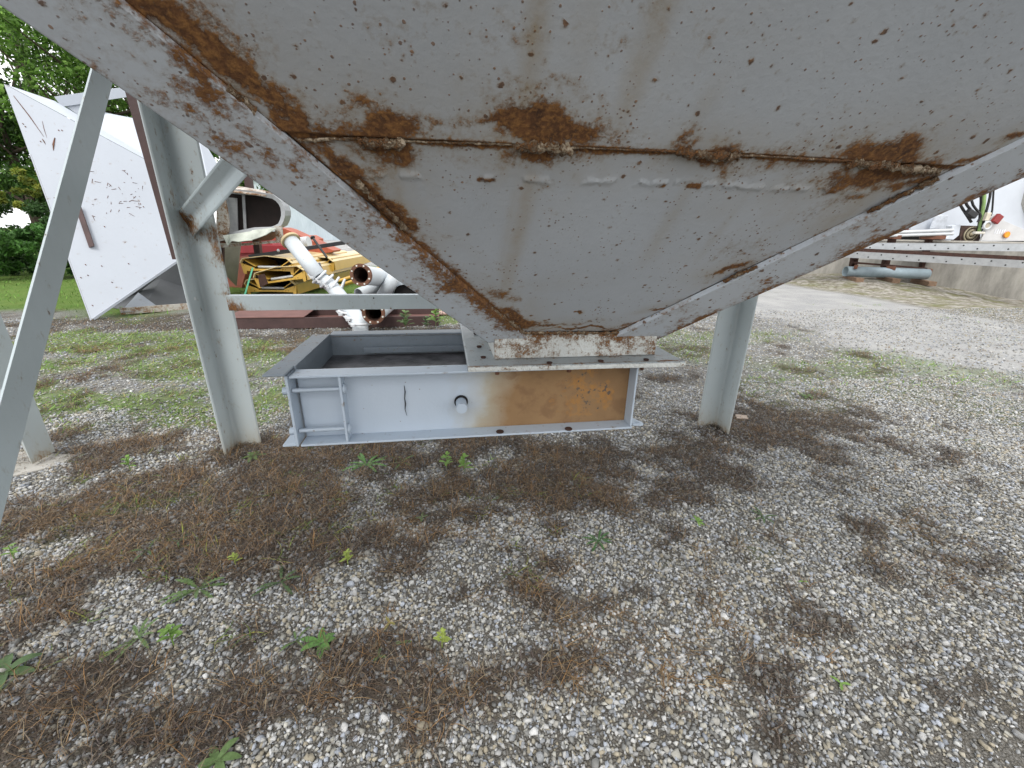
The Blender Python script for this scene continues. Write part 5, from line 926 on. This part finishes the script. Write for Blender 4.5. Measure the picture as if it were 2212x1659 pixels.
def plant(name, label, cat, px, py, kind, size, col, n):
    g = onz(px, py); g[2] = float(height(np.array([g[0]]), np.array([g[1]]))[0]) + .006; m_ = MB(); size = size * ((1.35 if kind != 'broad' else 1.05) if py > 850 else 1)
    for k in range(n):
        az = 2 * math.pi * k / n + rng.normal(0, .3); 
        if kind == 'rosette': v, f = lobed(g, az, size * rng.uniform(.7, 1.15), size * .12, rng.uniform(.25, .7), .35, True)
        elif kind == 'broad': v, f = lobed(g, az, size * rng.uniform(.7, 1.1), size * .14, rng.uniform(.3, .8), .5, False)
        else:
            h = size * (.25 + .75 * k / n); v, f = lobed(g + UP * h, az * 2.4, size * .55 * (1.1 - .5 * k / n), size * .09, rng.uniform(.3, .9), .3, False)
        m_.add(v, f, True)
    if kind == 'upright': m_.tube([g - UP * .01, g + UP * size], [.0022, .0015], 6)
    cols = np.array(col) * rng.uniform(.85, 1.15, (len(m_.v), 1)); me = npmesh(name, m_.v, polys=m_.f, cols=cols, smooth=True); return props(link(name, me, LEAF), label, cat)
DG, MG, LG, YG = (.09, .15, .06), (.13, .205, .075), (.20, .34, .08), (.34, .42, .10)
PL = [('thistle', 'large jagged green thistle rosette in the dark weeds, left foreground', 430, 1277, 'rosette', .085, MG, 10), ('thistle', 'grey-green jagged weed with upright leaves right of the large rosette', 609, 1262, 'rosette', .075, DG, 6),
      ('broad_weed', 'broad-leaved weed with rounded leaves in the bottom left gravel', 693, 1393, 'broad', .075, (.13, .27, .07), 7), ('thistle', 'small lobed weed touching the broad-leaved weed on its left', 640, 1385, 'rosette', .045, MG, 6),
      ('upright_weed', 'narrow-leaved upright weed standing left of the lobed weeds', 376, 1395, 'upright', .062, LG, 14), ('thistle', 'flat jagged weed left of the upright narrow-leaved one', 301, 1379, 'rosette', .07, MG, 7),
      ('upright_weed', 'tiny yellow-green upright weed in the brown mat', 511, 1228, 'upright', .042, YG, 9), ('upright_weed', 'yellow-green upright weed at the right end of the brown mat', 752, 1222, 'upright', .048, YG, 12),
      ('thistle', 'small jagged sprig high in the brown mat', 388, 1178, 'rosette', .05, DG, 4), ('thistle', 'thin jagged weed with a red stalk left in the mat', 322, 1198, 'rosette', .06, DG, 4),
      ('broad_weed', 'tall leafy weed cut off by the bottom edge', 469, 1640, 'broad', .07, MG, 6), ('grass_tuft', 'pale green grass tuft by the foot of the diagonal brace', 35, 1215, 'upright', .05, LG, 8), ('broad_weed', 'dark leafy weed at the bottom left corner', 15, 1460, 'broad', .10, DG, 7),
      ('thistle', 'spreading jagged rosette just below the slide gate', 792, 1007, 'rosette', .11, (.13, .27, .08), 10), ('upright_weed', 'bright leafy weed left of its twin below the gate shaft', 965, 1012, 'upright', .07, LG, 14), ('upright_weed', 'bright leafy weed right of its twin below the gate shaft', 1003, 1020, 'upright', .075, LG, 16),
      ('broad_weed', 'drooping single green leaf on the pale gravel patch', 911, 1118, 'broad', .04, MG, 4), ('upright_weed', 'star-shaped yellow-green weed in the middle foreground', 955, 1395, 'upright', .045, YG, 14), ('broad_weed', 'single green leaf left of the star-shaped weed', 868, 1390, 'broad', .035, MG, 2),
      ('thistle', 'dark green rosette alone in the centre gravel', 1292, 1170, 'rosette', .065, (.07, .16, .05), 9), ('broad_weed', 'small green leaf below the yellowing weed in the foreground', 818, 1420, 'broad', .035, DG, 3), ('broad_weed', 'yellowing curled weed above the small green leaf', 841, 1345, 'broad', .035, (.30, .27, .09), 3),
      ('broad_weed', 'small leafy weed right of centre with a brown tip', 1506, 1128, 'broad', .045, LG, 6), ('thistle', 'flat dark weed right of the small leafy one', 1647, 1120, 'rosette', .06, DG, 6), ('broad_weed', 'two-leaved seedling in the right foreground gravel', 1816, 1478, 'broad', .032, LG, 3), ('broad_weed', 'tiny green leaf in the right gravel', 1735, 1258, 'broad', .025, LG, 2),
      ('broad_weed', 'bushy green weed right of the right hopper leg', 1745, 858, 'broad', .075, MG, 8), ('broad_weed', 'green leafy weed at the foot of the left hopper leg', 547, 988, 'broad', .08, MG, 7), ('upright_weed', 'bright yellow-green tuft left of the left hopper leg', 284, 1022, 'upright', .06, LG, 14),
      ('upright_weed', 'tall leafy weed growing in front of the maroon beam', 877, 716, 'upright', .26, MG, 22), ('upright_weed', 'shorter leafy weed beside the tall one at the beam', 922, 715, 'upright', .18, DG, 16), ('thistle', 'jagged rosette spreading right of the one below the gate', 870, 1000, 'rosette', .07, MG, 6), ('upright_weed', 'weed growing up past the right end of the beam', 942, 712, 'upright', .28, LG, 20)]
for a in PL: plant(a[0], a[1], 'weed', *a[2:])
p = onz(1600, 906); MB().plate([p + (-.05, -.02, .012), p + (.04, -.03, .006), p + (.06, .02, .012), p + (-.03, .03, .02)], UP * .012).build('flat_chip', simple('beige_stone', (.33, .27, .22), .9, .2, 30, .4), None, .002, label='flat beige chip of stone beside the right hopper leg', cat='stone')
m_ = MB(); g = onz(993, 1178)
for k in range(5): v, f = lobed(g + (rng.normal(0, .006), rng.normal(0, .006), .012), k * 1.2, .035, .012, .9, .5, False, .8); m_.add(v, f, True)
m_.build('dead_leaf', simple('grey_dead_leaf', (.16, .16, .17), .9, .3, 40, .3), None, label='crumpled grey dead leaf in the middle of the gravel', cat='leaf')
print('objects', len(bpy.data.objects))
